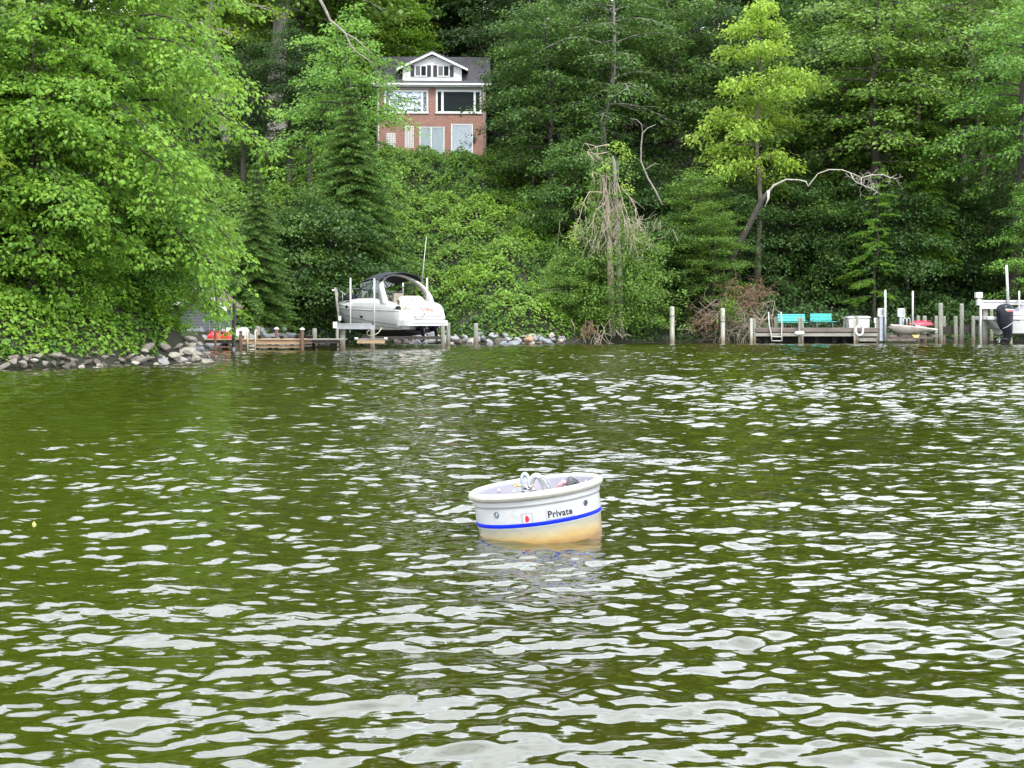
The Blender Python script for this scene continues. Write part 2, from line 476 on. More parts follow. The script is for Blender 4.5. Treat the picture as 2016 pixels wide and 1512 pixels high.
def broad(seed, H, r0, cb, rad, nlimb=40, up=.55, droop=.8, leaf=.16, nl=14, nsub=9, rs=.42, rv=.09, prof='dome', lean=(0, 0), flat=.35, twigs=True, lobes=0, azr=None):
    rg = np.random.default_rng(seed); r = random.Random(seed)
    tr = MB()
    npt = 12
    tp = []; wob = Vector((0, 0, 0))
    for i in range(npt + 1):
        u = i / npt
        wob += Vector((r.gauss(0, .10 * H / npt), r.gauss(0, .10 * H / npt), 0)) * (u > 0)
        tp.append(Vector((lean[0] * u * u, lean[1] * u * u, H * u * .97)) + wob)
    tp[0].z = -.6
    trd = [r0 * (1 - .93 * (i / npt)) * (1.35 if i == 0 else 1) for i in range(npt + 1)]
    tr.tube(tp, trd, 9)
    def at(u):
        f = u * npt; i = min(int(f), npt - 1); return tp[i].lerp(tp[i + 1], f - i)
    lob = [(r.uniform(0, 2 * PI), r.uniform(.6, 1.25)) for _ in range(7)]
    cen = []; drs = []
    for k in range(nlimb):
        u = cb + (1 - cb) * ((k + r.uniform(.1, .9)) / nlimb) ** .9
        v = (u - cb) / (1 - cb)
        if prof == 'dome': w = math.sqrt(max(0, 1 - (max(0, (v - .28)) / .74) ** 2)) * (1 - .35 * max(0, (.28 - v) / .28))
        elif prof == 'cone': w = (1 - v) ** .8 + .08
        elif prof == 'mid': w = max(.12, 1 - abs((v - .33) / .70) ** 1.7)
        else: w = math.sin(PI * min(1, v * .85 + .18)) ** .7
        az = k * 2.39996 + r.gauss(0, .3)
        if azr: az = r.uniform(*azr)
        le = rad * w * r.uniform(.7, 1.12)
        if lobes:
            bestl = max(lob, key=lambda q: math.cos(az - q[0] - v * 2))
            le *= 1 - lobes + lobes * bestl[1]
        le = max(le, .5)
        el = up * (0.4 + 1.0 * v) + r.gauss(0, .12)
        d = Vector((math.cos(az) * math.cos(el), math.sin(az) * math.cos(el), math.sin(el)))
        d = d.normalized(); p = at(u * (1 if u < 1 else .99)); pts = [p.copy()]
        ns = 8
        for s in range(ns):
            d = d + Vector((r.gauss(0, .09), r.gauss(0, .09), -droop / ns * (.5 + s / ns)))
            d.normalize(); p = p + d * le / ns; pts.append(p.copy())
        lr = max(.02, r0 * .32 * (1 - v * .75) * min(1, le / rad + .3))
        tr.tube(pts, [lr * (1 - .85 * i / ns) for i in range(ns + 1)], 5, caps=False)
        sub = max(3, int(nsub * (le / rad + .25)))
        for j in range(sub):
            t_ = .07 + .93 * (j + r.random() * .8) / sub
            f = t_ * ns; i = min(int(f), ns - 1)
            q = pts[i].lerp(pts[i + 1], f - i); dd = (pts[i + 1] - pts[i]).normalized()
            ang = (1 if j % 2 else -1) * r.uniform(.55, 1.15) if j < sub - 1 else 0
            ca, sa = math.cos(ang), math.sin(ang)
            sdv = Vector((dd.x * ca - dd.y * sa, dd.x * sa + dd.y * ca, dd.z * .6 + r.gauss(.05, .14))).normalized()
            sl = le * .42 * (1.15 - t_ * .65) * r.uniform(.6, 1.2) + .25
            m = max(2, int(sl / (rs * .75)))
            qq = q.copy(); sp_ = [qq.copy()]
            for s in range(m):
                sdv = (sdv + Vector((r.gauss(0, .1), r.gauss(0, .1), -.12 * droop))).normalized()
                qq = qq + sdv * (sl / m); sp_.append(qq.copy())
                cen.append(tuple(qq)); drs.append(tuple(sdv))
            if twigs: tr.tube(sp_, [max(.006, lr * .3) * (1 - .7 * i / m) for i in range(m + 1)], 3, caps=False)
    V, Fc, tn = spray_leaves(rg, np.array(cen), np.array(drs), nl, rs, rv, leaf)
    return tr.mesh('trunk', None), np_mesh('crown', V, Fc, tn)

def conifer(seed, H, r0, rad, cb=.06, leaf=.2, layers=38, per=7, wid=.12, nl=9, pend=.5, sweep=.35, fan=.34, irr=0):
    rg = np.random.default_rng(seed); r = random.Random(seed); tr = MB()
    tr.tube([(0, 0, -.5), (0, 0, H * .5), (0, 0, H)], [r0, r0 * .6, .02], 8)
    cen = []; drs = []
    for L_ in range(layers):
        v = (L_ + r.random() * .6) / layers; z = H * (cb + (1 - cb) * v)
        le0 = rad * (1 - v) ** .85 + .15
        for k in range(per):
            az = (k + r.random() * .7) * 2 * PI / per + L_ * 1.3
            le = le0 * r.uniform(.65 - irr * .6, 1.15 + irr * .3); z = H * (cb + (1 - cb) * v) + r.gauss(0, .12 + irr)
            d = Vector((math.cos(az), math.sin(az), .15)); p = Vector((0, 0, min(z, H - .2))); pts = [p.copy()]
            ns = 7
            for s in range(ns):
                q = s / ns
                d.z = .12 - sweep * 1.6 * math.sin(q * PI * .75) + .5 * max(0, q - .7)
                p = p + d.normalized() * le / ns; pts.append(p.copy())
            tr.tube(pts, [max(.008, .035 * (1 - i / ns) * (1 - v * .6)) for i in range(ns + 1)], 3, caps=False)
            m = max(3, int(le / .16))
            for j in range(m):
                t_ = .12 + .88 * (j + .5) / m; f = t_ * ns; i = min(int(f), ns - 1)
                q = pts[i].lerp(pts[i + 1], f - i); dd = (pts[i + 1] - pts[i]).normalized()
                for sg in (-1, 1):
                    w = fan * le0 * .55 * (1.1 - t_) + .12
                    sdv = Vector((-dd.y * sg, dd.x * sg, 0)) * .8 + dd * .6
                    mm = max(1, int(w / .17))
                    for s in range(mm):
                        e = (s + .7) / mm
                        cen.append(tuple(q + sdv * w * e + Vector((0, 0, -pend * w * e * e)))); drs.append((sdv.x, sdv.y, -pend * e * 1.2))
    cen = np.array(cen); drs = np.array(drs)
    V, Fc, tn = spray_leaves(rg, cen, drs, nl, .12, .04, leaf, droop=.4, wid=wid, dirdroop=.35 * pend, jit=.5)
    return tr.mesh('trunk', None), np_mesh('crown', V, Fc, tn)

PROTO = {}
def proto(k, f, *a, **kw):
    PROTO[k] = f(*a, **kw)
proto('A', broad, 21, 15, .30, .22, 5.0, nlimb=40, leaf=.21, nl=18, rs=.6, rv=.16, nsub=8, lobes=.4)
proto('B', broad, 22, 18, .34, .35, 4.6, nlimb=40, leaf=.21, nl=18, rs=.6, rv=.16, nsub=8, lobes=.5, up=.4, droop=.9, prof='oval')
proto('C', broad, 23, 13, .25, .12, 4.4, nlimb=38, leaf=.20, nl=20, lobes=.5, up=.65, droop=.9, rs=.6, rv=.15)
proto('D', broad, 24, 5.5, .12, .02, 2.9, nlimb=34, leaf=.15, nl=20, lobes=.4, up=.5, droop=1.1, rs=.4, rv=.14, nsub=8)
proto('Y', broad, 25, 12, .2, .30, 3.9, nlimb=19, leaf=.21, nl=46, lobes=.6, up=.35, droop=.7, rs=.72, rv=.17, nsub=8, prof='oval')
proto('S', conifer, 31, 15, .28, 4.6, cb=.05)
proto('CY', broad, 33, 16, .22, .14, 4.0, nlimb=30, leaf=.15, nl=22, nsub=10, rs=.36, rv=.03, up=.12, droop=.55, prof='cone', lobes=.5)
proto('L', broad, 41, 15.5, .32, .04, 7.3, nlimb=86, leaf=.165, nl=19, nsub=11, rs=.46, rv=.055, up=.5, droop=1.25, lobes=.3, prof='mid')
proto('M', broad, 42, 9, .18, .03, 4.6, nlimb=52, leaf=.165, nl=15, nsub=9, rs=.40, rv=.055, up=.45, droop=1.2, lobes=.35)

def tree(name, kind, x, y, label, lm, bark=BARKD, s=1.0, sz=None, rz=None, z=None, group=None, tilt=(0, 0), cat='tree', sx=None):
    t0 = H1(x, y) if z is None else z
    e = link(name, None, None, (x, y, t0), label=label, category=cat, group=group)
    e.rotation_euler = (tilt[0], tilt[1], rnd.uniform(0, 6.28) if rz is None else rz)
    e.scale = (sx or s, sx or s, sz or s)
    for nm, me, m in (('trunk', PROTO[kind][0], bark), ('crown', PROTO[kind][1], LM[lm])):
        if not len(me.materials): me.materials.append(None)
        o = link(nm, me, e)
        o.material_slots[0].link = 'OBJECT'; o.material_slots[0].material = m
    return e

# --- near promontory, left
tree('broadleaf_tree', 'L', -13.2, 45.0, 'big bright green tree leaning over the water from the near left bank', 'bright', s=.91, rz=.4)
tree('broadleaf_tree', 'L', -19.0, 46.0, 'tall light green tree filling the top left corner behind the near bank', 'fresh', s=1.08, rz=2.1)
tree('broadleaf_tree', 'M', -13.2, 40.6, 'low spreading tree over the rocks on the near left bank', 'bright', s=.80, rz=1.0)
tree('broadleaf_tree', 'M', -10.9, 44.3, 'small drooping tree at the tip of the near left point', 'fresh', s=.50, rz=2.6)
tree('broadleaf_tree', 'M', -15.4, 39.0, 'yellowish green young tree at the left edge of the picture', 'yellow', s=.72, rz=4.0)
tree('broadleaf_tree', 'M', -17.0, 41.5, 'dense mid green tree at the far left behind the young yellowish tree', 'mid', s=1.05, rz=5.0)
tree('broadleaf_tree', 'L', -24.0, 49.0, 'green tree outside the left edge behind the near bank', 'mid', s=1.0, rz=3.1)

tree('shrub', 'D', -10.9, 44.1, 'leafy shrub hanging over the pale rocks at the tip of the near left point', 'bright', s=.62, rz=1.2, z=.9, cat='shrub')
tree('shrub', 'D', -12.2, 41.2, 'bright shrub above the boulders along the near left bank', 'bright', s=.55, rz=3.2, cat='shrub')
# --- far bank, hand placed
def tb(name, kind, px, d, label, lm, **k):
    return tree(name, kind, X(px, d), d, label, lm, **k)
tb('spruce_tree', 'S', 690, 80, 'dark spruce with sagging branches on the bank below and left of the brick house', 'spruce', s=.80, sx=.98, z=2.0)
tb('spruce_tree', 'S', 505, 70, 'small spruce with pale branch tips beside the grey shed', 'spruce', s=.52)
tb('broadleaf_tree', 'B', 664, 84, 'leafy bright tree covering the left side of the brick house', 'fresh', s=.88, rz=.5, z=3.4)
tb('broadleaf_tree', 'B', 530, 101, 'giant tree whose massive grey ridged trunk rises at the upper left', 'mid', bark=BARKG, s=1.75, sx=2.3, rz=1.1)
tb('broadleaf_tree', 'B', 597, 104, 'tree with a straight dark trunk right of the massive grey trunk', 'mid', bark=BARKD, s=1.5, rz=2.1)
tb('broadleaf_tree', 'B', 470, 98, 'tree with a leaning grey trunk left of the massive trunk', 'yellow', bark=BARKG, s=1.25, rz=3.1, tilt=(0, .13))
tb('broadleaf_tree', 'B', 1697, 91, 'tree with a tall dark trunk behind the storage box', 'mid', bark=BARKD, s=1.12, sx=1.3, rz=.2)
tb('broadleaf_tree', 'B', 1672, 99, 'tree with a black trunk behind the bleached branch', 'deep', bark=BARKD, s=1.4, rz=1.2)
tb('broadleaf_tree', 'B', 1912, 96, 'tree with a slim straight grey trunk right of the cypress', 'mid', bark=BARKG, s=1.25, rz=2.2)
tb('broadleaf_tree', 'B', 1938, 93, 'tree with a brown trunk close right of the slim grey one', 'mid', bark=BARK, s=1.2, rz=4.2)
tb('broadleaf_tree', 'B', 640, 108, 'yellowish green tree with a bare crooked branch left of the house roof', 'yellow', s=.95, rz=1.5)
tb('broadleaf_tree', 'Y', 790, 114, 'bright tree rising behind the left half of the house roof', 'bright', s=1.05, rz=2.5)
tb('broadleaf_tree', 'A', 560, 118, 'fresh green tree behind the massive grey trunk', 'bright', s=1.05)
tb('broadleaf_tree', 'A', 440, 112, 'yellow green tree seen past the top of the big near tree', 'yellow', s=1.0)
tb('broadleaf_tree', 'C', 1050, 97, 'dark leafy tree just right of the brick house', 'dark', s=.95, rz=.9)
tb('broadleaf_tree', 'A', 1085, 92, 'dark tree hanging over the top of the vine slope', 'dark', s=.90)
tb('broadleaf_tree', 'B', 1195, 93, 'tall tree with a pale grey trunk and shaded layered boughs', 'dark', bark=BARKG, s=1.02, rz=2.0)
tb('broadleaf_tree', 'A', 1330, 98, 'large shaded tree between the pale trunk and the yellow green tree', 'dark', s=1.1)
tb('broadleaf_tree', 'Y', 1490, 88, 'bright yellow green tree with clustered blossoms or new leaves', 'yellow', bark=BARK, s=1.35, sx=.98, rz=1.1, z=4.6)
tb('broadleaf_tree', 'A', 1640, 97, 'mid green tree right of the yellow green one', 'mid', s=1.12, rz=1.0)
tb('cypress_tree', 'CY', 1790, 92, 'feathery bright cypress with tiered fronds at the upper right', 'cypress', bark=BARK, s=1.08, z=4.2)
tb('cypress_tree', 'CY', 1722, 86.0, 'young cypress with light fronds behind the white storage box', 'cypress', s=.60, sx=.50)
tb('cypress_tree', 'S', 1830, 89.0, 'drooping green conifer in front of the tall thin trunks', 'cypress', s=.55, z=4)
tb('broadleaf_tree', 'B', 1990, 86, 'bright green tree at the right edge reaching down towards the boat lift', 'fresh', s=.98, rz=.3, z=3.0)
tb('broadleaf_tree', 'C', 2040, 84.8, 'low bright tree leaning in from the right edge above the lifted boat', 'fresh', s=.70, rz=1.3)
tb('shrub', 'D', 1180, 80.5, 'vine smothered shrub mound around the foot of the snag', 'mid', s=1.02, cat='shrub')
tb('shrub', 'D', 1245, 81.5, 'olive shrub leaning over the water left of the white pilings', 'mid', s=.95, cat='shrub')
tb('shrub', 'C', 1370, 86.0, 'rounded grey green young tree behind the two white pilings', 'mid', s=.62, sx=.72, cat='shrub')
tb('shrub', 'D', 1120, 79.0, 'low leafy shrub at the right end of the riprap', 'mid', s=.62, cat='shrub')
tb('shrub', 'D', 1300, 85.0, 'dark bush in the gap left of the first white piling', 'dark', s=1.0, cat='shrub')

tb('shrub', 'C', 1405, 83.0, 'grey green leafy shrub hiding the foot of the leaning trunk', 'mid', s=.46, sx=.55, z=1.6, cat='shrub')
# --- background rows
K = ['A', 'B', 'C', 'A', 'B']
k_ = 0
TONE = {0: 'mid', 1: 'dark', 2: 'deep'}
def back(px, d, s, lm, kind=None, what='tree'):
    global k_
    k_ += 1
    words = {'bright': 'bright green', 'mid': 'mid green', 'dark': 'dark green', 'deep': 'deep shaded green', 'fresh': 'fresh green', 'yellow': 'yellow green'}[lm]
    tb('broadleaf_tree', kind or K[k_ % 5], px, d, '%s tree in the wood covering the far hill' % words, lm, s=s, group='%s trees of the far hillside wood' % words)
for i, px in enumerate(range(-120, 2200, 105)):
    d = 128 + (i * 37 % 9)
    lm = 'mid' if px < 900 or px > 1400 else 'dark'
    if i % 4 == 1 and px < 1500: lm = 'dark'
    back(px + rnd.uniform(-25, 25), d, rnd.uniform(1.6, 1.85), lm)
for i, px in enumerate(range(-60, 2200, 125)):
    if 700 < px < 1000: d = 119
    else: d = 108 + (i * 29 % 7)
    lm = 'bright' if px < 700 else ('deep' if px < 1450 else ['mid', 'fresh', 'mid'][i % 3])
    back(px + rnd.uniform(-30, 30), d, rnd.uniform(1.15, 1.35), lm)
for i, px in enumerate([1050, 1150, 1260, 1400, 1460, 1560, 1640, 1760, 1860, 1960, 2080, 560, 480, 620]):
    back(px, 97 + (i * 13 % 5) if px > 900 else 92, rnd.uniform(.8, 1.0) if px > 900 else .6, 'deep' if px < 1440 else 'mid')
for px in (1270, 1350, 1430, 1510, 1590, 1700): back(px, 141, 1.9, 'dark')
for px in (760, 830, 900, 960, 700): back(px + 15, 124, 1.3, 'mid' if px < 850 else 'dark')
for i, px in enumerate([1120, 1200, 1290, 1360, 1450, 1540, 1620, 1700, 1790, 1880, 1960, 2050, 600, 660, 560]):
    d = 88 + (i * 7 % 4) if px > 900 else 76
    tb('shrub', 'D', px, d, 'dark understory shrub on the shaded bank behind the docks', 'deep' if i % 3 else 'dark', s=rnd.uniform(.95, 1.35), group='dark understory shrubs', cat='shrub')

# --- ground cover
def cover(name, label, xr, yr_, n, size, m, test, lump=.5, seed=1, cat='vines'):
    rg = np.random.default_rng(seed)
    x = rg.uniform(*xr, n); y = rg.uniform(*yr_, n)
    k = test(x, y); x = x[k]; y = y[k]
    lump_h = (np.sin(x * 1.7 + y * .9 + 2 * np.sin(y * .7)) * np.sin(y * 1.9 - x * .8) + .6 * np.sin(x * 4.1 - y * 1.3) * np.sin(y * 3.7 + x * 2)) * lump * .5 + lump * .6 + lump * .35 * np.sin(x * .55 - y * .8 + 1.3 * np.sin(x * .9))
    dd = sstep(0.0, 1.6, land_dist(x, y))
    z = HH(x, y) + lump_h * dd + rg.uniform(-.22, .12, len(x)) + .05
    e = .3
    sx = (HH(x + e, y) - HH(x - e, y)) / (2 * e); sy = (HH(x, y + e) - HH(x, y - e)) / (2 * e)
    Nn = np.stack([-sx, -sy, np.ones_like(x)], 1)
    Nn = nrm(nrm(Nn) + rg.normal(0, .38, Nn.shape) + np.array([0, -.1, .35]))
    D = np.stack([-sx * .6, -sy * .8 - .25, -np.full_like(x, .35)], 1) + rg.normal(0, .55, Nn.shape)
    V, Fc = leaf_arrays(np.stack([x, y, z], 1), D, Nn, size * rg.uniform(.6, 1.35, len(x)), .42, .08)
    me = np_mesh(name, V, Fc, rg.uniform(0, 1, len(x)) * .7 + .3 * (lump_h > lump * .6))
    me.materials.append(m)
    return link(name, me, None, None, label=label, category=cat, kind='stuff')
cover('vine_cover', 'mass of leafy vines covering the slope below the brick house', (-20, 9), (62, 106), 300000, .15, LM['vine'],
      lambda x, y: (land_dist(x, y) > .45) & (land_dist(x, y) < 26) & (x < 7.5 + 0 * y) & (np.hypot(x + 14.2, y - 65) > 2.9) & ~((y > 104.6) & (abs(x + 5.7) < 4.6)) & ~((y > 105)), .75, 5)
cover('ivy_cover', 'bright ivy and low growth along the near left bank', (-24, -8.8), (34.8, 48), 95000, .12, LM['ivy'],
      lambda x, y: (land_dist(x, y) > .32) & (land_dist(x, y) < 6) & ~((x > -10.0) & (y > 42) & (land_dist(x, y) < .9)), .4, 6, 'ivy')
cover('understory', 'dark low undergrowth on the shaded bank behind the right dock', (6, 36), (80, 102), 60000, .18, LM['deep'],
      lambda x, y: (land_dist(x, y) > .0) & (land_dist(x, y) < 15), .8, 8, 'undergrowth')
# ------------------------------------------------------------------ plain materials
WHITE = mat('white_gelcoat', (0.53, 0.53, 0.525), 0.3, col2=(0.47, 0.47, 0.455), scale=2, coat=.4)
CREAM = mat('cream_vinyl', (0.58, 0.51, 0.40), 0.5, var=.1, scale=6)
PVC = mat('white_pvc', (0.62, 0.62, 0.61), 0.4, col2=(0.5, 0.5, 0.46), scale=3)
WPAINT = mat('white_paint', (0.74, 0.74, 0.73), 0.5, col2=(0.66, 0.66, 0.65), scale=3)
BLACK = mat('black_plastic', (0.012, 0.013, 0.016), 0.35, var=.2)
BLACKG = mat('black_gloss', (0.007, 0.008, 0.013), 0.25, spec=.3, var=.2)
CANVAS = mat('black_canvas', (0.020, 0.022, 0.030), 0.9, var=.3, scale=20)
ALU = mat('aluminium', (0.45, 0.46, 0.47), 0.35, metal=.8, var=.2, scale=8)
STEEL = mat('stainless', (0.42, 0.42, 0.43), 0.38, metal=1.0, var=.1)
GALV = mat('galvanised', (0.42, 0.47, 0.50), 0.45, metal=.4, var=.25, scale=30)
WOODG = mat('weathered_wood', (0.30, 0.28, 0.24), 0.85, col2=(0.16, 0.145, 0.12), scale=3, stretch=(1, 3, 3), bump=.5, var=.4)
WOODT = mat('new_tan_wood', (0.45, 0.32, 0.20), 0.8, col2=(0.30, 0.20, 0.12), scale=3, stretch=(.6, 3, 4), bump=.3, var=.3)
WOODD = mat('dark_wood', (0.045, 0.038, 0.032), 0.8, col2=(0.02, 0.017, 0.014), scale=3, bump=.5, var=.4)  # dark tone for the dock's shade strip, inner posts and dark boards
WOODR = mat('red_brown_wood', (0.17, 0.10, 0.07), 0.85, col2=(0.09, 0.055, 0.04), scale=4, stretch=(3, 3, .6), bump=.5, var=.4)
TARRED = mat('tarred_pile', (0.022, 0.020, 0.020), 0.75, col2=(0.05, 0.045, 0.04), scale=5, stretch=(3, 3, .5), bump=.6)
REDP = mat('red_kayak_plastic', (0.62, 0.035, 0.035), 0.35, var=.15)
PINKP = mat('faded_red_plastic', (0.62, 0.06, 0.10), 0.4, var=.2)
TURQ = mat('turquoise_paint', (0.045, 0.46, 0.41), 0.5, col2=(0.035, 0.38, 0.35), scale=6)
TARP = mat('grey_tarp', (0.36, 0.36, 0.42), 0.7, var=.35, scale=3, bump=.5)
def pile_mat(name, top, low):
    m = mat(name, top, 0.85, col2=tuple(c * .62 for c in top), scale=4, stretch=(3, 3, .5), bump=.6)
    t = m.node_tree; b = t.nodes['Principled BSDF']
    src = b.inputs['Base Color'].links[0].from_socket
    g = N(t, 'ShaderNodeNewGeometry'); sx = N(t, 'ShaderNodeSeparateXYZ'); mr = N(t, 'ShaderNodeMapRange')
    mr.inputs['From Min'].default_value = .08; mr.inputs['From Max'].default_value = .55
    mr.inputs['To Min'].default_value = 1; mr.inputs['To Max'].default_value = 0
    t.links.new(g.outputs['Position'], sx.inputs[0]); t.links.new(sx.outputs['Z'], mr.inputs['Value'])
    mi = N(t, 'ShaderNodeMix', data_type='RGBA'); mi.inputs['B'].default_value = (*low, 1)
    t.links.new(mr.outputs['Result'], mi.inputs['Factor']); t.links.new(src, mi.inputs['A'])
    t.links.new(mi.outputs['Result'], b.inputs['Base Color'])
    return m
PILEW = pile_mat('pale_piling', (0.50, 0.50, 0.41), (0.20, 0.16, 0.10))
PILEG = pile_mat('green_grey_piling', (0.27, 0.275, 0.22), (0.13, 0.10, 0.07))

def pile(mb, px, ptop, d, rpx, z0=-1.0, lean=(0, 0), flat_top=True):
    """round pile with a worn top; rpx radius in photo pixels"""
    r = rpx / F * d; x = X(px, d); zt = Z(ptop, d)
    pts = [(x + lean[0] * t, d + lean[1] * t, z0 + (zt - z0) * t) for t in (0, .3, .6, .97, 1)]
    pts.append((pts[-1][0], pts[-1][1], zt + r * .12))
    mb.tube(pts, [r * 1.06, r * 1.03, r, r * .98, r * .90, r * .5], 12)
    return (x, d, 0)
def solo_pile(px, ptop, d, rpx, m, label, band=None, **k):
    mb = MB(); loc = pile(mb, px, ptop, d, rpx, **k)
    t = T('piling', label, 'piling', loc, group='free standing pilings')
    t.part('post', mb, m)
    if band:
        b = MB(); r = rpx / F * d
        z = Z(band, d); b.tube([(loc[0] + math.cos(a) * r * 1.05, d + math.sin(a) * r * 1.05, z + .015 * math.cos(a)) for a in np.linspace(0, 2 * PI, 17)[:-1]], .014, 5, closed=True)
        t.part('rope_band', b, BLACK)
    return t

# ------------------------------------------------------------------ mooring buoy
def buoy_mat():
    m = mat('buoy_shell', (0.44, 0.45, 0.455), 0.32, col2=(0.395, 0.395, 0.385), scale=5, bump=.15, coat=.25)
    t = m.node_tree; b = t.nodes['Principled BSDF']
    src = b.inputs['Base Color'].links[0].from_socket
    tc = N(t, 'ShaderNodeTexCoord'); sx = N(t, 'ShaderNodeSeparateXYZ')
    nn = N(t, 'ShaderNodeTexNoise'); nn.inputs['Scale'].default_value = 9; nn.inputs['Detail'].default_value = 5
    mpn = N(t, 'ShaderNodeMapping'); mpn.inputs['Scale'].default_value = (1, 1, 2.5)
    t.links.new(tc.outputs['Object'], mpn.inputs['Vector']); t.links.new(mpn.outputs['Vector'], nn.inputs['Vector'])
    ma = N(t, 'ShaderNodeMath', operation='MULTIPLY_ADD'); ma.inputs[1].default_value = .045
    t.links.new(tc.outputs['Object'], sx.inputs[0]); t.links.new(nn.outputs['Fac'], ma.inputs[0]); t.links.new(sx.outputs['Z'], ma.inputs[2])
    rr = N(t, 'ShaderNodeValToRGB'); e = rr.color_ramp.elements
    mr = N(t, 'ShaderNodeMapRange'); mr.inputs['From Min'].default_value = -.02; mr.inputs['From Max'].default_value = .17
    t.links.new(ma.outputs[0], mr.inputs['Value']); t.links.new(mr.outputs['Result'], rr.inputs['Fac'])
    e[0].position = 0.12; e[0].color = (0.22, 0.12, 0.03, 1)
    e[1].position = 0.36; e[1].color = (0.40, 0.27, 0.10, 1)
    for p, c in ((.50, (0.42, 0.35, 0.21)), (.62, (0.38, 0.355, 0.27)), (.70, (0.34, 0.345, 0.315)), (.90, (0.36, 0.37, 0.355))):
        q = e.new(p); q.color = (*c, 1)
    gt = N(t, 'ShaderNodeMapRange'); gt.inputs['From Min'].default_value = .098; gt.inputs['From Max'].default_value = .104
    t.links.new(sx.outputs['Z'], gt.inputs['Value'])
    mi = N(t, 'ShaderNodeMix', data_type='RGBA')
    t.links.new(gt.outputs['Result'], mi.inputs['Factor']); t.links.new(rr.outputs['Color'], mi.inputs['A']); t.links.new(src, mi.inputs['B'])
    t.links.new(mi.outputs['Result'], b.inputs['Base Color'])
    return m
BR = .358
bu = T('mooring_buoy', 'tilted white tub shaped mooring buoy with a blue stripe and a Private sticker', 'buoy', (X(1066, 8.45), 8.45, 0.0))
bu.e.rotation_euler = (R(.4), R(-7.4), 0)
def brad(z):     # outer radius of the shell at height z
    return BR - .018 * max(0, (.10 - z) / .25) - (.004 if z < .095 else 0)
m_ = MB()
prof = [(.02, -.30), (.20, -.295), (.31, -.25), (brad(-.12), -.12), (brad(0), 0), (brad(.085), .085), (brad(.095), .094), (BR, .098), (BR, .20), (BR + .0005, .214), (BR + .006, .216), (BR + .008, .222), (BR + .008, .246)]
m_.lathe(prof, 96); bu.part('hull', m_, buoy_mat(), w=False)
m_ = MB(); m_.lathe([(BR + .0015, .1015), (BR + .0025, .103), (BR + .0025, .121), (BR + .0015, .1225), (BR - .001, .1225), (BR - .001, .1015), (BR + .0015, .1015)], 96)
bu.part('blue_stripe', m_, mat('blue_tape', (0.002, 0.018, 0.50), 0.4, spec=.15, var=.1), w=False)
RIMM = mat('cream_rim', (0.40, 0.385, 0.335), 0.42, col2=(0.33, 0.31, 0.26), scale=7, bump=.12)
m_ = MB(); rc = []
for i in range(15):
    a = 2 * PI * i / 14
    rc.append((BR + .003 + .027 * math.cos(a), .268 + .024 * math.sin(a)))
m_.lathe(rc, 96); bu.part('rim', m_, RIMM, w=False)
INN = mat('lavender_liner', (0.225, 0.215, 0.255), 0.5, var=.08, scale=6)
m_ = MB(); m_.lathe([(BR - .022, .275), (BR - .032, .262), (BR - .038, .17), (BR - .05, .185), (.10, .18), (.001, .18)], 96); bu.part('inner_tray', m_, INN, w=False)
rv = MB(); rv.lathe([(.0001, .007), (.006, .0055), (.0095, .002), (.010, 0)], 12)
rme = rv.mesh('bolt_cap', PVC)
for i in range(20):
    a = 2 * PI * (i + .3) / 20
    zz = .25 if i % 2 else .225
    rr_ = BR - .034
    o = link('bolt_cap', rme, bu.e, (rr_ * math.cos(a), rr_ * math.sin(a), zz))
    o.rotation_euler = Vector((-math.cos(a), -math.sin(a), .1)).to_track_quat('Z', 'Y').to_euler()
# through-bolts in the side
for ang in (-40.5, 47.5):
    a = R(-90 + ang)
    hb = MB(); hb.lathe([(.0175, -.001), (.0175, .003), (.013, .005), (.0115, .002), (.0115, -.001)], 20)
    c = MB(); c.lathe([(.0001, .0035), (.006, .003), (.0085, .0005), (.0115, .0005)], 14)
    o = link('bolt_ring', hb.mesh('bolt_ring', mat('dull_zinc', (.12, .15, .19), .5, metal=.3, var=.3, scale=40)), bu.e, ((BR) * math.cos(a), (BR) * math.sin(a), .178))
    o.rotation_euler = Vector((math.cos(a), math.sin(a), 0)).to_track_quat('Z', 'Y').to_euler()
    link('bolt_head', c.mesh('bolt_head', GALV if ang < 0 else mat('dark_zinc', (.03, .035, .05), .5, var=.2)), o)
def wrap(x, z, r):   # flat sticker coordinate -> shell (x = arc length, 0 faces the camera)
    a = -PI / 2 + x / BR
    return (r * math.cos(a), r * math.sin(a), z)
def sticker(cx, cz, w, h, r, rot=0):
    mb = MB(); nx = 14
    rows = []
    for rr_, s in ((r - .002, 1), (r, 1)):
        for k in (-1, 1):
            rows.append([wrap(cx + (i / nx - .5) * w, cz + k * h / 2 * s, rr_) for i in range(nx + 1)])
    mb.grid([rows[0], rows[2], rows[3], rows[1]], smooth=False)
    for e in (0, nx):
        mb.add([rows[0][e], rows[2][e], rows[3][e], rows[1][e]], [(0, 1, 2, 3)])
    return mb
GREYST = mat('grey_sticker_edge', (0.27, 0.28, 0.30), 0.35, var=.08)
LGREY = mat('pale_sticker', (0.385, 0.405, 0.42), 0.3, var=.06, scale=12)
LPINK = mat('pink_white_sticker', (0.58, 0.52, 0.52), 0.3, var=.06)
REDI = mat('red_ink', (0.62, 0.012, 0.045), 0.4, var=.25, scale=20)
INK = mat('black_ink', (0.008, 0.008, 0.012), 0.4, var=.1)
hs = bu.part('hand_sticker', sticker(-.067, .147, .060, .058, BR + .0015), GREYST, w=False)
bu.part('sticker_face', sticker(-.067, .147, .048, .046, BR + .0024), LPINK, w=False, parent=hs)
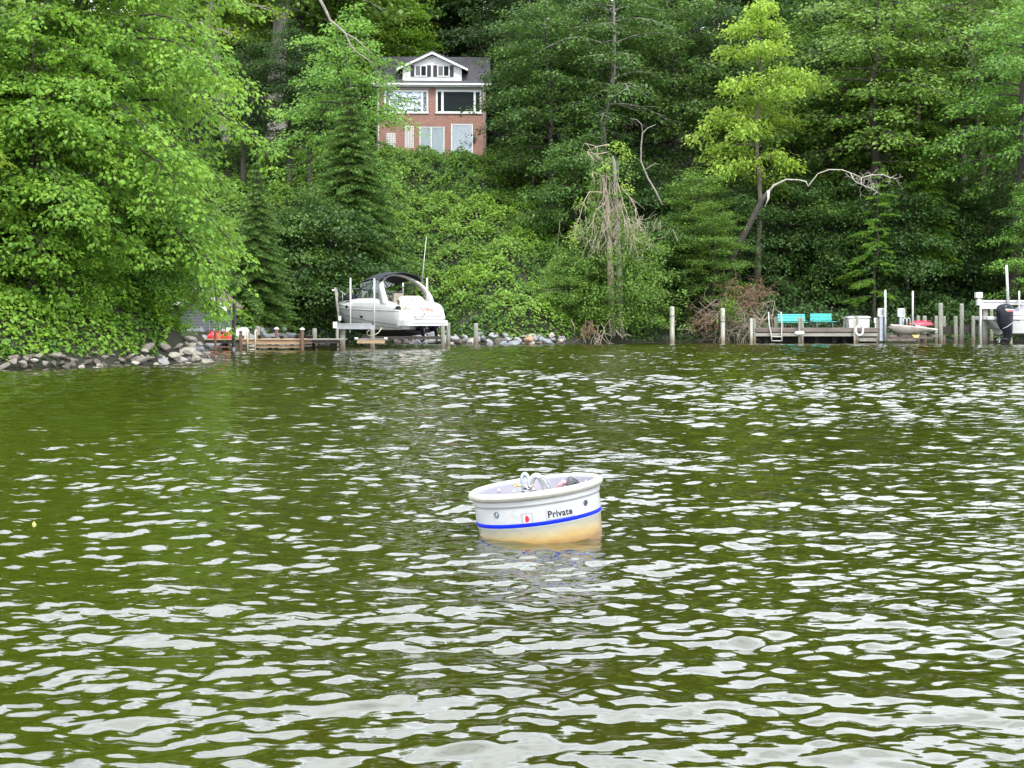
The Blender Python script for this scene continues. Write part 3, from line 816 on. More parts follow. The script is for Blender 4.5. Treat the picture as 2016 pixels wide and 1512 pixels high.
# raised right-hand symbol, fingers together, thumb out to the right
hand = [(-.010, -.019), (.006, -.019), (.0075, -.012), (.011, -.008), (.0155, .003), (.017, .0075), (.0150, .0080), (.0105, .0020), (.0085, .0015),
        (.0080, .012), (.0068, .0138), (.0050, .0132), (.0042, .012), (.0036, .0165), (.0020, .0182), (.0002, .0175), (-.0004, .0155), (-.0012, .0180), (-.0032, .0190), (-.0050, .0178), (-.0054, .0150), (-.0062, .0160), (-.0082, .0162), (-.0098, .0145),
        (-.0104, .004), (-.0125, -.002), (-.0120, -.012)]
hm = MB(); hm.add([wrap(-.067 + x * .98, .147 + z, BR + .0032) for x, z in hand] , [tuple(range(len(hand)))])
hm.add([wrap(-.067, .147, BR + .0030)], [])
bu.part('hand_symbol', hm, REDI, w=False, parent=hs)
ps = bu.part('name_sticker', sticker(.121, .155, .170, .060, BR + .0015), GREYST, w=False)
bu.part('sticker_face', sticker(.121, .155, .164, .054, BR + .0022), LGREY, w=False, parent=ps)
def text_mesh(s, size, bold=0.0, shear=0, space=1.0, extrude=0.0):
    cu = bpy.data.curves.new('txt', 'FONT'); cu.body = s; cu.size = size; cu.offset = bold; cu.shear = shear
    cu.align_x = 'CENTER'; cu.align_y = 'CENTER'; cu.space_character = space; cu.extrude = extrude; cu.resolution_u = 4
    o = bpy.data.objects.new('txt', cu); COL.objects.link(o)
    me = bpy.data.meshes.new_from_object(o.evaluated_get(bpy.context.evaluated_depsgraph_get()))
    bpy.data.objects.remove(o); bpy.data.curves.remove(cu)
    return me
tm = text_mesh('Private', .043, bold=.0013, space=1.08)
xs = [v.co.x for v in tm.vertices]; ys = [v.co.y for v in tm.vertices]
kx = .144 / (max(xs) - min(xs)); mx_ = (max(xs) + min(xs)) / 2; my_ = (max(ys) + min(ys)) / 2
for v in tm.vertices:
    v.co = wrap(.120 + (v.co.x - mx_) * kx, .155 + (v.co.y - my_) * 1.22, BR + .0031)
tm.materials.append(INK); tm.name = 'lettering'
link('lettering', tm, bu.e)
# fittings in the tray: mast ring, strap, shackle, chain heap, roped cleat
def arc(c, rx, rz, a0, a1, n, ydir=(1, 0)):
    return [(c[0] + math.cos(a) * rx * ydir[0], c[1] + math.cos(a) * rx * ydir[1], c[2] + math.sin(a) * rz) for a in np.linspace(a0, a1, n)]
m_ = MB(); m_.tube(arc((.012, .02, .21), .050, .122, 0, PI, 15, (.95, -.3)), [.018] * 15, 12); bu.part('mast_ring', m_, mat('pale_grey_ring', (.42, .42, .42), .5, var=.1), w=False)
m_ = MB(); m_.tube(arc((.045, -.03, .19), .052, .135, -.1, PI * .62, 12, (1, -.1)), [.004] * 12, 8, flat=3.6); bu.part('grey_strap', m_, mat('grey_webbing', (.30, .31, .32), .7, var=.1), w=False)
sh = MB(); c0 = (-.052, -.02, .275)
pts = [(c0[0] + math.cos(a) * .019, c0[1] - .012, c0[2] + .045 + math.sin(a) * .036) for a in np.linspace(-.5, PI + .5, 15)]
pts = [(pts[0][0] - .004, pts[0][1], c0[2] - .03)] + pts + [(pts[-1][0] + .004, pts[-1][1], c0[2] - .03)]
sh.tube(pts, .0115, 10)
so = bu.part('shackle', sh, GALV, w=False)
m_ = MB(); m_.cyl((c0[0] - .055, c0[1] - .012, c0[2] + .022), (c0[0] + .045, c0[1] - .012, c0[2] + .008), .007, n=8)
m_.tube([(c0[0] - .062 + .010 * math.cos(a), c0[1] - .012, c0[2] + .026 + .010 * math.sin(a)) for a in np.linspace(0, 2 * PI, 13)[:-1]], .004, 6, closed=True)
bu.part('shackle_pin', m_, mat('brass', (.62, .45, .2), .4, metal=.5, var=.2), w=False, parent=so)
lk = MB()
lp = [(math.cos(a) * .010, math.sin(a) * .010 + (.011 if math.sin(a) > 0 else -.011), 0) for a in np.linspace(0, 2 * PI, 15)[:-1]]
lk.tube(lp, .0048, 7, closed=True); lme = lk.mesh('chain_link', STEEL)
for i in range(46):
    a = rnd.uniform(0, 2 * PI); q = abs(rnd.gauss(0, .036))
    o = link('chain_link', lme, bu.e, (-.035 + q * math.cos(a) * 1.25, -.035 + q * math.sin(a), .205 + .08 * math.exp(-(q / .05) ** 2) * rnd.uniform(.3, 1)))
    o.rotation_euler = (rnd.uniform(-1.2, 1.2), rnd.uniform(-1.2, 1.2), rnd.uniform(0, 6.3))
m_ = MB(); m_.tube([(.115, -.01, .19), (.125, -.01, .24), (.148, -.01, .268), (.175, -.01, .275), (.20, -.01, .265)], .014, 10)
rp = mat('flecked_rope', (.60, .52, .51), .8, col2=(.30, .03, .05), scale=60, bump=.5)
bu.part('rope', m_, rp, w=False)
m_ = MB(); m_.tube([(.200, -.02, .19), (.200, -.02, .265), (.203, -.02, .298), (.203, -.02, .308)], [.026, .025, .019, .008], 14); bu.part('thimble', m_, mat('grey_rubber', (.07, .075, .08), .35, var=.3, scale=30), w=False)
m_ = MB(); m_.tube([(.212, .0, .290), (.228, .0, .268), (.243, .0, .23), (.258, .0, .19)], [.014, .022, .024, .02], 10); bu.part('black_hose', m_, BLACK, w=False)

# small yellow marker float
m_ = MB(); lx, ly = X(67, 8.75), 8.75
m_.tube([(lx, ly, -.03), (lx, ly, .002), (lx + .002, ly, .012), (lx - .001, ly, .022), (lx, ly, .03)], [.008, .011, .012, .008, .003], 10)
one('marker_float', m_, mat('yellow_foam', (.55, .52, .12), .6, var=.2), 'tiny pale yellow float bobbing alone in the water at far left', 'float', (lx, ly, 0))

# ------------------------------------------------------------------ brick house
HD = 106.0; HS = F / HD
HX0, HZ0 = X(850, HD), 13.0
h = T('brick_house', 'red brick house with white dormer and picture windows on top of the vine covered bank', 'house', (HX0, HD, HZ0), rz=R(2.0))
def hx(px): return (px - 850) / HS
def hz(py): return Z(py, HD) - HZ0
def brick_mat():
    m = bpy.data.materials.new('red_brick'); m.use_nodes = True; t = m.node_tree; b = t.nodes['Principled BSDF']
    tc = N(t, 'ShaderNodeTexCoord'); mpn = N(t, 'ShaderNodeMapping'); mpn.inputs['Rotation'].default_value = (R(90), 0, 0)
    bt = N(t, 'ShaderNodeTexBrick'); bt.inputs['Scale'].default_value = 1; bt.inputs['Brick Width'].default_value = .22; bt.inputs['Row Height'].default_value = .075
    bt.inputs['Mortar Size'].default_value = .008; bt.inputs['Color1'].default_value = (.34, .155, .115, 1); bt.inputs['Color2'].default_value = (.24, .105, .078, 1); bt.inputs['Mortar'].default_value = (.32, .26, .22, 1)
    t.links.new(tc.outputs['Object'], mpn.inputs['Vector']); t.links.new(mpn.outputs['Vector'], bt.inputs['Vector'])
    nn = N(t, 'ShaderNodeTexNoise'); nn.inputs['Scale'].default_value = 1.2
    mi = N(t, 'ShaderNodeMix', data_type='RGBA', blend_type='MULTIPLY'); mi.inputs['Factor'].default_value = .5
    t.links.new(tc.outputs['Object'], nn.inputs['Vector'])
    t.links.new(bt.outputs['Color'], mi.inputs['A']); t.links.new(nn.outputs['Color'], mi.inputs['B']); mi.inputs['B'].default_value = (1, 1, 1, 1)
    t.links.new(bt.outputs['Color'], b.inputs['Base Color']); b.inputs['Roughness'].default_value = .85
    bp = N(t, 'ShaderNodeBump'); bp.inputs['Distance'].default_value = .01; bp.inputs['Strength'].default_value = .6
    t.links.new(bt.outputs['Fac'], bp.inputs['Height']); bp.invert = True; t.links.new(bp.outputs['Normal'], b.inputs['Normal'])
    return m
BRICK = brick_mat()
ROOFM = mat('asphalt_shingle', (0.115, 0.11, 0.125), 0.9, col2=(0.07, 0.065, 0.075), scale=5, stretch=(1, 1, 3), bump=1, bscale=14)
XL, XR = hx(742), hx(957); ZE = hz(171); DEP = 8.0
# front wall as panels round the openings
opens = [(hx(757), hx(843), hz(222), hz(178)), (hx(859), hx(948), hz(222), hz(177)), (hx(826), hx(875), -.6, hz(249)), (hx(888), hx(931), -.6, hz(243))]
xsx = sorted({XL, XR} | {o[0] for o in opens} | {o[1] for o in opens})
zsz = sorted({-1.0, ZE} | {o[2] for o in opens} | {o[3] for o in opens})
m_ = MB()
for i in range(len(xsx) - 1):
    run = None
    for j in range(len(zsz) - 1):
        cx_, cz_ = (xsx[i] + xsx[i + 1]) / 2, (zsz[j] + zsz[j + 1]) / 2
        if any(o[0] < cx_ < o[1] and o[2] < cz_ < o[3] for o in opens):
            if run is not None: m_.bb(xsx[i], xsx[i + 1], 0, .25, run, zsz[j]); run = None
        elif run is None: run = zsz[j]
    if run is not None: m_.bb(xsx[i], xsx[i + 1], 0, .25, run, zsz[-1])
m_.bb(XL, XL + .25, .251, DEP, -1, ZE); m_.bb(XR - .25, XR, .251, DEP, -1, ZE); m_.bb(XL, XR, DEP, DEP + .25, -1, ZE)
h.part('wall', m_, BRICK, w=False)
m_ = MB(); m_.bb(XL + .26, XR - .26, 2.2, 2.3, -.9, ZE - .05); m_.bb(XL + .26, XR - .26, .3, 2.19, hz(236) - .1, hz(236)); m_.bb(XL + .26, XR - .26, .3, 2.19, -.95, -.9)
h.part('interior', m_, mat('dim_interior', (.06, .055, .05), .9, var=.3, scale=.8), w=False)
# gable ends and roof
RY, RZ = 3.8, 2.7     # ridge position
for gx_ in (XL, XR - .25):
    m_ = MB(); m_.prism([(0.02, ZE + .002), (DEP + .2, ZE + .002), (RY, ZE + RZ - .15)], 'x', gx_, gx_ + .25); h.part('gable', m_, BRICK, w=False)
m_ = MB(); e = .35
for s_, y0, y1 in ((1, -.45, RY), (-1, DEP + .6, RY)):
    z0 = ZE - .02 + .22
    m_.add([(XL - e, y0, z0 - .12), (XR + e, y0, z0 - .12), (XR + e, y1, ZE + RZ), (XL - e, y1, ZE + RZ), (XL - e, y0, z0), (XR + e, y0, z0), (XR + e, y1, ZE + RZ + .12), (XL - e, y1, ZE + RZ + .12)],
           [(3, 2, 1, 0), (4, 5, 6, 7), (0, 1, 5, 4), (1, 2, 6, 5), (3, 0, 4, 7), (2, 3, 7, 6)])
rf = h.part('roof', m_, ROOFM, w=False)
# shingle courses: real raised strips on the front slope
m_ = MB(); nco = 30
for i in range(nco):
    f = (i + .15) / nco; y = -.45 + (RY + .45) * f; z = ZE + .20 + (RZ - .08) * f
    m_.box(((XL + XR) / 2, y, z + .012), (XR - XL + 2 * e - .02, .02, .03))
h.part('shingle_course', m_, ROOFM, w=False, parent=rf, kind='stuff')
m_ = MB(); m_.bb(XL - .36, XR + .36, -.56, -.462, ZE + .06, ZE + .19); m_.bb(XL - .36, XR + .36, -.46, -.002, ZE - .03, ZE + .02)
h.part('gutter', m_, WPAINT, w=False)
m_ = MB(); m_.bb(XL, hx(845), -.03, -.003, hz(178) + .06, ZE - .04); m_.bb(hx(857), XR, -.03, -.003, hz(178) + .06, ZE - .04)
h.part('frieze', m_, mat('beige_frieze', (.40, .38, .34), .7, var=.1), w=False)
m_ = MB(); m_.tube([(hx(951), -.5, ZE + .06), (hx(951), -.35, ZE - .25), (hx(952), -.1, ZE - .5), (hx(954), -.1, -.5)], .05, 8); h.part('downspout', m_, WPAINT, w=False)
m_ = MB(); m_.tube([(hx(745), -.1, ZE - .1), (hx(746), -.1, -.5)], .05, 8); h.part('downspout', m_, WPAINT, w=False)
GLD = mat('dark_reflection_glass', (.012, .018, .018), .03, spec=.08, var=.1)  # near-black base and low specular put the dark tree reflection into the panes
GLB = bpy.data.materials.new('sky_reflection_glass'); GLB.use_nodes = True  # metallic tint and wavy bump put the bright sky reflection into the left panes
_b = GLB.node_tree.nodes['Principled BSDF']; _b.inputs['Base Color'].default_value = (.33, .36, .40, 1); _b.inputs['Metallic'].default_value = .9; _b.inputs['Roughness'].default_value = .03
_n = N(GLB.node_tree, 'ShaderNodeTexNoise'); _n.inputs['Scale'].default_value = 3.5; _n.inputs['Detail'].default_value = 3
_p = N(GLB.node_tree, 'ShaderNodeBump'); _p.inputs['Distance'].default_value = .22; GLB.node_tree.links.new(_n.outputs['Fac'], _p.inputs['Height']); GLB.node_tree.links.new(_p.outputs['Normal'], _b.inputs['Normal'])
def glass(name, col, alpha):
    m = bpy.data.materials.new(name); m.use_nodes = True; t = m.node_tree; o = t.nodes['Material Output']; t.nodes.remove(t.nodes['Principled BSDF'])
    tr = N(t, 'ShaderNodeBsdfTransparent'); tr.inputs['Color'].default_value = (*col, 1); gl = N(t, 'ShaderNodeBsdfGlossy'); gl.inputs['Roughness'].default_value = .03
    fr = N(t, 'ShaderNodeFresnel'); fr.inputs['IOR'].default_value = 1.5; ad = N(t, 'ShaderNodeMath', operation='MAXIMUM'); ad.inputs[1].default_value = alpha
    mi = N(t, 'ShaderNodeMixShader'); t.links.new(fr.outputs[0], ad.inputs[0]); t.links.new(ad.outputs[0], mi.inputs[0]); t.links.new(tr.outputs[0], mi.inputs[1]); t.links.new(gl.outputs[0], mi.inputs[2]); t.links.new(mi.outputs[0], o.inputs['Surface'])
    return m
GLC = glass('clear_glass', (.9, .95, .93), .10)
def window(x0, x1, z0, z1, mulls, panes, fw=.1, y=-.05, name='window', sill=True, dep=.16):
    """frame with vertical mullions at mulls; panes: material per bay"""
    f = MB(); f.bb(x0, x1, y, y + dep, z1 - fw, z1); f.bb(x0, x1, y, y + dep, z0, z0 + fw)
    f.bb(x0, x0 + fw, y + .002, y + dep - .002, z0 + fw, z1 - fw); f.bb(x1 - fw, x1, y + .002, y + dep - .002, z0 + fw, z1 - fw)
    ed = [x0 + fw]
    for mu, wd in mulls:
        f.bb(mu - wd / 2, mu + wd / 2, y + .004, y + dep - .004, z0 + fw, z1 - fw); ed += [mu - wd / 2, mu + wd / 2]
    ed.append(x1 - fw)
    if sill: f.bb(x0 - .04, x1 + .04, y - .06, y - .001, z0 - .03, z0 + .05)
    w_ = h.part(name, f, WPAINT, w=False)
    for k, pm in enumerate(panes):
        g_ = MB(); g_.bb(ed[2 * k] - .01, ed[2 * k + 1] + .01, y + .07, y + .085, z0 + fw - .01, z1 - fw + .01); h.part('pane', g_, pm, w=False, parent=w_)
    return w_
window(hx(757), hx(843), hz(223), hz(178), [(hx(767), .09), (hx(831.5), .13)], [GLB, GLB, GLB], fw=.11)
window(hx(858), hx(948), hz(223), hz(177), [(hx(871), .17), (hx(934.5), .15)], [GLD, GLD, GLD], fw=.13)
wd = window(hx(826), hx(875), -.55, hz(249), [(hx(849), .07)], [GLC, GLC], fw=.07, y=.02, name='sliding_door', sill=False, dep=.12)
m_ = MB(); rows_ = []
for zz in (-.5, hz(250)):
    rows_.append([(hx(827) + (hx(874) - hx(827)) * i / 60, .24 + .02 * math.sin(i * 1.9), zz) for i in range(61)])
m_.grid(rows_); h.part('curtain', m_, mat('pale_teal_curtain', (.36, .47, .46), .8, var=.1), w=False, parent=wd)
wd = window(hx(888), hx(931), -.55, hz(243), [], [glass('reflecting_glass', (.85, .92, .92), .14)], fw=.08, y=.02, name='patio_window', sill=False, dep=.12)
m_ = MB(); rows_ = []
for zz in (-.5, hz(245)):
    rows_.append([(hx(889) + (hx(930) - hx(889)) * i / 50, .24 + .025 * math.sin(i * 1.3), zz) for i in range(51)])
m_.grid(rows_); h.part('curtain', m_, mat('pale_grey_curtain', (.38, .44, .45), .8, var=.2, scale=2), w=False, parent=wd)
for x0, x1, y0, y1, nx, nz_ in ((762, 778, 263, 291, 5, 8), (798, 814, 249, 291, 5, 11)):
    tr_ = MB(); a0, a1, b0, b1 = hx(x0), hx(x1), hz(y1), hz(y0)
    for i in range(nx + 1):
        q = a0 + (a1 - a0) * i / nx; tr_.bb(q - .022, q + .022, -.06, -.035, b0, b1)
    for i in range(nz_ + 1):
        q = b0 + (b1 - b0) * i / nz_; tr_.bb(a0, a1, -.033, -.01, q - .022, q + .022)
    h.part('trellis', tr_, WPAINT, w=False)
m_ = MB(); m_.bb(hx(931), hx(937), -.18, -.003, hz(274), hz(270)); m_.bb(hx(932), hx(936), -.15, -.003, hz(279), hz(274) - .003); h.part('meter_box', m_, BLACK, w=False)
# dormer
DY = -.12; d0, d1 = hx(793), hx(909); zb = hz(163) + .0; zw = hz(131.5); zp = hz(110)
m_ = MB(); m_.prism([(d0, zb - .2), (d1, zb - .2), (d1, zw), ((d0 + d1) / 2, zp), (d0, zw)], 'y', DY + .03, DY + 3.4)
dm = h.part('dormer', m_, WPAINT, w=False)
m_ = MB(); z = zb - .1
while z < zp - .05:
    half = (d1 - d0) / 2 if z < zw else (d1 - d0) / 2 * (zp - z) / (zp - zw)
    c = (d0 + d1) / 2
    zt = min(z + .145, zp)
    m_.add([(c - half, DY - .005, z), (c + half, DY - .005, z), (c + half * .99, DY + .028, zt), (c - half * .99, DY + .028, zt), (c - half, DY + .029, z), (c + half, DY + .029, z)], [(0, 1, 2, 3), (4, 5, 1, 0)]); z += .15
h.part('siding_board', m_, WPAINT, w=False, parent=dm, kind='stuff')
m_ = MB(); c = (d0 + d1) / 2; hw = hx(921) - c; zr = zp + .14; ze_ = hz(136)
for sg in (-1, 1):
    a, b_ = (c, zr + .12), (c + sg * hw, ze_)
    poly = [a, b_, (b_[0], b_[1] - .2), (c, zr - .1)] if sg > 0 else [(c, zr - .1), (b_[0], b_[1] - .2), b_, a]
    m_.prism(poly, 'y', DY - .42, DY - .36)
h.part('bargeboard', m_, WPAINT, w=False, parent=dm)
m_ = MB()
for sg in (-1, 1):
    a, b_ = (c, zr + .15), (c + sg * (hw + .03), ze_ + .03)
    m_.prism([a, b_, (b_[0], b_[1] - .07), (c, zr + .08)], 'y', DY - .44, DY + 3.6)
h.part('dormer_roof', m_, ROOFM, w=False, parent=dm)
SHUT = mat('dark_shutter', (.02, .02, .032), .5, var=.2)
for a0, a1, l0, r1 in ((816.5, 840.5, 808.5, 848.5), (861, 885, 853, 893)):
    f = MB(); x0, x1, z0, z1 = hx(a0), hx(a1), hz(151.5), hz(129.5); y = DY - .06
    f.bb(x0, x1, y, y + .05, z1 - .06, z1); f.bb(x0, x1, y, y + .05, z0, z0 + .06)
    for q in (x0, (x0 + x1) / 2 - .035, x1 - .07): f.bb(q, q + .07, y + .002, y + .048, z0 + .06, z1 - .06)
    w_ = h.part('dormer_window', f, WPAINT, w=False)
    for k, pm in enumerate((mat('grey_screen', (.10, .11, .10), .5, var=.1), GLD)):
        g_ = MB(); q = x0 + .07 + k * ((x1 - x0) / 2 - .035)
        g_.bb(q - .01, q + (x1 - x0) / 2 - .09, y + .02, y + .03, z0 + .05, z1 - .05); h.part('pane', g_, pm, w=False, parent=w_)
    for q0, q1 in ((l0, a0 - .6), (a1 + .6, r1)):
        g_ = MB(); g_.bb(hx(q0), hx(q1), y + .012, y + .05, z0, z1)
        for i in range(9):
            zz = z0 + .08 + (z1 - z0 - .16) * i / 8; g_.bb(hx(q0) + .03, hx(q1) - .03, y + .002, y + .011, zz - .02, zz + .02)
        h.part('shutter', g_, SHUT, w=False, parent=w_)

# ------------------------------------------------------------------ grey shed behind the near point
SD = 63.5
s = T('garden_shed', 'small grey shed with white roof trim half hidden by the near left tree', 'shed', (X(400, SD), SD, .75))
GREYS = mat('grey_siding', (.13, .145, .165), .8, var=.15, scale=2)
def sz_(py): return Z(py, SD)
m_ = MB(); xa, xb = X(352, SD), X(434, SD); pk = X(398, SD)
m_.prism([(xa, .7), (xb, .7), (xb, sz_(597)), (pk, sz_(566)), (xa, sz_(597))], 'y', SD, SD + 3); s.part('wall', m_, GREYS)
for i in range(22):
    z = .8 + i * .125
    half0, half1 = xa, xb
    if z + .11 > sz_(597):
        f = (z + .11 - sz_(597)) / (sz_(566) - sz_(597)); half0 = xa + (pk - xa) * f; half1 = xb + (pk - xb) * f
    if half1 - half0 < .1: break
    b_ = MB(); b_.bb(half0, half1 - .06, SD - .022, SD - .003, z, z + .11); s.part('siding_board', b_, GREYS)
m_ = MB(); m_.bb(xb - .055, xb + .02, SD - .035, SD - .0, .7, sz_(597)); m_.bb(X(412, SD), X(414, SD), SD - .04, SD - .023, .8, sz_(620)); s.part('corner_trim', m_, mat('light_grey_trim', (.22, .235, .25), .7, var=.1))
m_ = MB()
for sg, xe in ((-1, xa - .35), (1, xb + .35)):
    ze = sz_(597) - .27
    m_.prism([(pk, sz_(566) + .16), (xe, ze + .14), (xe, ze + .05), (pk, sz_(566) + .07)], 'y', SD - .45, SD + 3.4)
s.part('roof', m_, mat('brown_shingle', (.14, .10, .085), .9, var=.3, scale=8, bump=.5))
m_ = MB()
for sg, xe in ((-1, xa - .36), (1, xb + .36)):
    ze = sz_(597) - .27
    m_.prism([(pk, sz_(566) + .10), (xe, ze + .06), (xe, ze - .10), (pk, sz_(566) - .06)], 'y', SD - .50, SD - .455)
s.part('bargeboard', m_, WPAINT)

# ------------------------------------------------------------------ left dock
LD = 60.5
def beam(t, name, x0, x1, y0, y1, d, m, depth=.05, label=None):
    b_ = MB(); b_.bb(X(x0, d), X(x1, d), d, d + depth, Z(y1, d), Z(y0, d)); return t.part(name, b_, m, label=label)
dk = T('wooden_dock', 'low wooden dock with tan face boards left of the white cabin cruiser', 'dock', (X(540, LD), LD, 0))
zt = Z(667.5, LD)
x = X(402, LD); i = 0
while x < X(668, LD):
    b_ = MB(); b_.bb(x, x + .135, LD - .03, LD + 1.9, zt - .04, zt + rnd.uniform(-.004, .004)); dk.part('plank', b_, WOODT if x < X(600, LD) else WOODG); x += .145
beam(dk, 'face_board', 476, 592, 669.5, 678, LD + .02, WOODT); beam(dk, 'face_board', 596, 614, 669.5, 677, LD + .02, WOODR); beam(dk, 'face_board', 615, 668, 669.5, 676, LD + .02, WOODD)
beam(dk, 'face_board', 402, 473, 669.5, 676, LD + .02, WOODD)
beam(dk, 'lower_beam', 500, 594, 680, 684.5, LD + .1, WOODT, .1); beam(dk, 'lower_beam', 427, 498, 681, 685, LD + .1, WOODR, .1); beam(dk, 'lower_beam', 600, 668, 682, 685, LD + .5, WOODD, .1)
for px, top, r, m, dd in ((424, 649, 2.8, WOODR, 0), (439.5, 650, 2.3, WOODR, 1.6), (474, 650, 3.4, WOODR, -.12), (544.5, 647, 3.6, WOODR, 1.9), (595, 648, 3.8, WOODR, -.12), (507.5, 642.5, 4.4, PILEG, 2.2), (619.5, 647, 4.4, PILEG, 2.2)):
    b_ = MB(); d = LD + dd; pile(b_, px, top, d, r); dp = dk.part('piling', b_, m)
    if m is WOODR:
        c_ = MB(); c_.lathe([(r * 1.35 / F * d, -.03), (r * 1.35 / F * d, .01), (.01, .07)], 12, (X(px, d), d, Z(top, d))); dk.part('piling_cap', c_, PVC, parent=dp)
for i in range(6):
    b_ = MB(); q = X(430 + i * 44, LD); b_.bb(q, q + .12, LD + 1.3, LD + 1.45, -1, zt - .05); dk.part('inner_post', b_, WOODD)
# boarding ladder
t = T('boarding_ladder', 'cream boarding ladder hooked over the left dock', 'ladder', (X(495, LD), LD - .15, 0)); d = LD - .18
for px in (487.5, 502.5):
    m_ = MB(); xx = X(px, d)
    m_.tube([(xx, d, Z(692, d)), (xx, d, Z(656, d)), (xx, d + .05, Z(651.5, d)), (xx, d + .16, Z(650, d)), (xx, d + .30, Z(652, d)), (xx, d + .36, Z(666, d))], .032, 8); t.part('rail', m_, mat('cream_tube', (.55, .5, .38), .5, var=.1))
for py in (681.5, 688):
    m_ = MB(); m_.cyl((X(487.5, d), d, Z(py, d)), (X(502.5, d), d, Z(py, d)), .022, n=8); t.part('rung', m_, MATS['cream_tube'])
# tarred pile in front
t = solo_pile(458.5, 593.5, 53.0, 4.2, TARRED, 'tall black tarred piling in front of the white bench on the left dock', lean=(.06, 0))
m_ = MB(); t.part('barnacle_band', m_.tube([(X(460, 52.9), 52.88, Z(684, 53)), (X(460.5, 52.9), 52.86, Z(697, 53))], [.06, .045], 8), mat('white_barnacles', (.4, .4, .38), .9, col2=(.06, .06, .06), scale=18))
# white bench
d = LD + 1.25; t = T('slatted_bench', 'white slatted bench on the left dock behind the black piling', 'bench', (X(466, d), d, zt))
for i in range(5):
    m_ = MB(); z = Z(647 + i * 2.5, d); m_.box(((X(442, d) + X(485, d)) / 2, d + .36 - i * .035, z), (X(485, d) - X(442, d), .025, .075)); t.part('back_slat', m_, WPAINT)
for i in range(4):
    m_ = MB(); m_.box(((X(442, d) + X(487, d)) / 2, d + .19 - i * .11, Z(659.5, d)), (X(487, d) - X(442, d), .09, .03)); t.part('seat_slat', m_, WPAINT)
for px in (444, 484):
    for yy in (-.14, .24):
        m_ = MB(); xx = X(px, d); m_.bb(xx - .03, xx + .03, d + yy, d + yy + .06, zt, Z(660.5, d)); t.part('leg', m_, WPAINT)
    m_ = MB(); m_.bb(X(px, d) - .04, X(px, d) + .04, d - .2, d + .24, Z(654.5, d), Z(653.5, d)); t.part('armrest', m_, WPAINT)
# upturned red kayaks on the dock
def kayak(x0, x1, y, z, h_, w_, m, label, rz=0):
    mb = MB(); Lk = x1 - x0; rows_ = []
    for i in range(15):
        u = i / 14; k = math.sin(PI * min(.985, max(.015, u))) ** .55
        rows_.append([(-Lk / 2 + Lk * u, math.cos(a) * w_ / 2 * k, max(0, math.sin(a)) * h_ * (k * .85 + .15) + (.05 * (1 - k))) for a in np.linspace(-.25, PI + .25, 11)])
    mb.grid(rows_, close=True)
    t = T('kayak', label, 'kayak', ((x0 + x1) / 2, y, z), rz=rz)
    t.part('hull', mb, m, w=False)
    k_ = MB(); k_.box((0, 0, h_ + .005), (Lk * .8, .03, .03)); t.part('keel', k_, m, w=False)
    return t
kayak(X(408, LD + .9), X(438, LD + .9), LD + .95, zt, .30, .5, REDP, 'red upturned kayak behind the brown dock post beside the shed', .3)
kayak(X(436, LD + .5), X(456, LD + .5) + .1, LD + .48, zt, .28, .3, REDP, 'short red upturned hull between brown post and black piling')
# buckets and pots
def pot(px0, px1, py0, py1, d, m, label, name='bucket'):
    r_ = (px1 - px0) / 2 / F * d; z0, z1 = Z(py1, d), Z(py0, d); c = ((X(px0, d) + X(px1, d)) / 2, d, z0)
    mb = MB(); mb.lathe([(.001, 0), (r_ * .82, 0), (r_ * .97, z1 - z0 - .03), (r_ * 1.04, z1 - z0 - .025), (r_ * 1.04, z1 - z0), (r_ * .93, z1 - z0), (r_ * .8, .03), (.001, .03)], 18, c)
    return one(name, mb, m, label, 'bucket', c, group='black pots on the left dock')
pot(505, 515, 659.5, 667.5, LD + .95, BLACK, 'black pot on the left dock just right of the ladder')
pot(550, 558.5, 660.5, 667.5, LD + .9, BLACK, 'black pot beside the brown post in the middle of the left dock')
pot(580, 590, 659, 667.5, LD + .9, BLACK, 'tall black pot on the left dock before the last brown post')
pot(603, 617, 660, 667, LD + 1.0, mat('dark_blue_plastic', (.01, .02, .03), .4, var=.1), 'wide dark tub beside the greenish post near the boat lift')

# ------------------------------------------------------------------ boat lift with the cabin cruiser
BL = 63.0
lf = T('boat_lift', 'cradle boat lift with white beam and guide poles holding the cabin cruiser', 'boat lift', (X(700, BL), BL, 0))
for px, top, bot, r, d in ((674.5, 645, 690, 5.4, BL), (733.5, 648, 688, 4.6, BL + 1.2), (872, 640, 686, 4.0, BL + 3.5), (664, 646, 690, 3, BL + 4)):
    b_ = MB(); pile(b_, px, top, d, r); lf.part('piling', b_, PILEG)
b_ = MB(); d = BL - .3; b_.bb(X(664, d), X(738, d), d, d + .25, Z(647, d), Z(638, d)); b_.bb(X(664, d), X(738, d), d - .03, d - .002, Z(639, d), Z(636.5, d)); b_.bb(X(664, d), X(738, d), d - .03, d - .002, Z(648, d), Z(646, d)); lf.part('top_beam', b_, ALU)
b_ = MB(); b_.bb(X(656, d), X(664, d) - .003, d - .08, d + .3, Z(646, d), Z(633.5, d)); lf.part('gear_box', b_, PVC)
b_ = MB(); b_.bb(X(667, d), X(672, d), d - .14, d - .032, Z(631, d), Z(622, d)); lf.part('switch_box', b_, PVC)
for px, y0, y1, d in ((690, 547, 640, BL - .2), (737, 548, 641, BL + .1), (841, 547, 600, BL + 5.5), (793.5, 552, 600, BL + 9.0)):
    b_ = MB(); b_.cyl((X(px, d), d, Z(y1, d)), (X(px, d), d, Z(y0, d)), 1.55 / F * d, n=10); q = lf.part('guide_pole', b_, PVC)
b_ = MB(); b_.cyl((X(690, BL), BL - .2, Z(655, BL)), (X(690, BL), BL - .2, Z(646, BL)), .02, n=8); lf.part('pole_stub', b_, PVC)
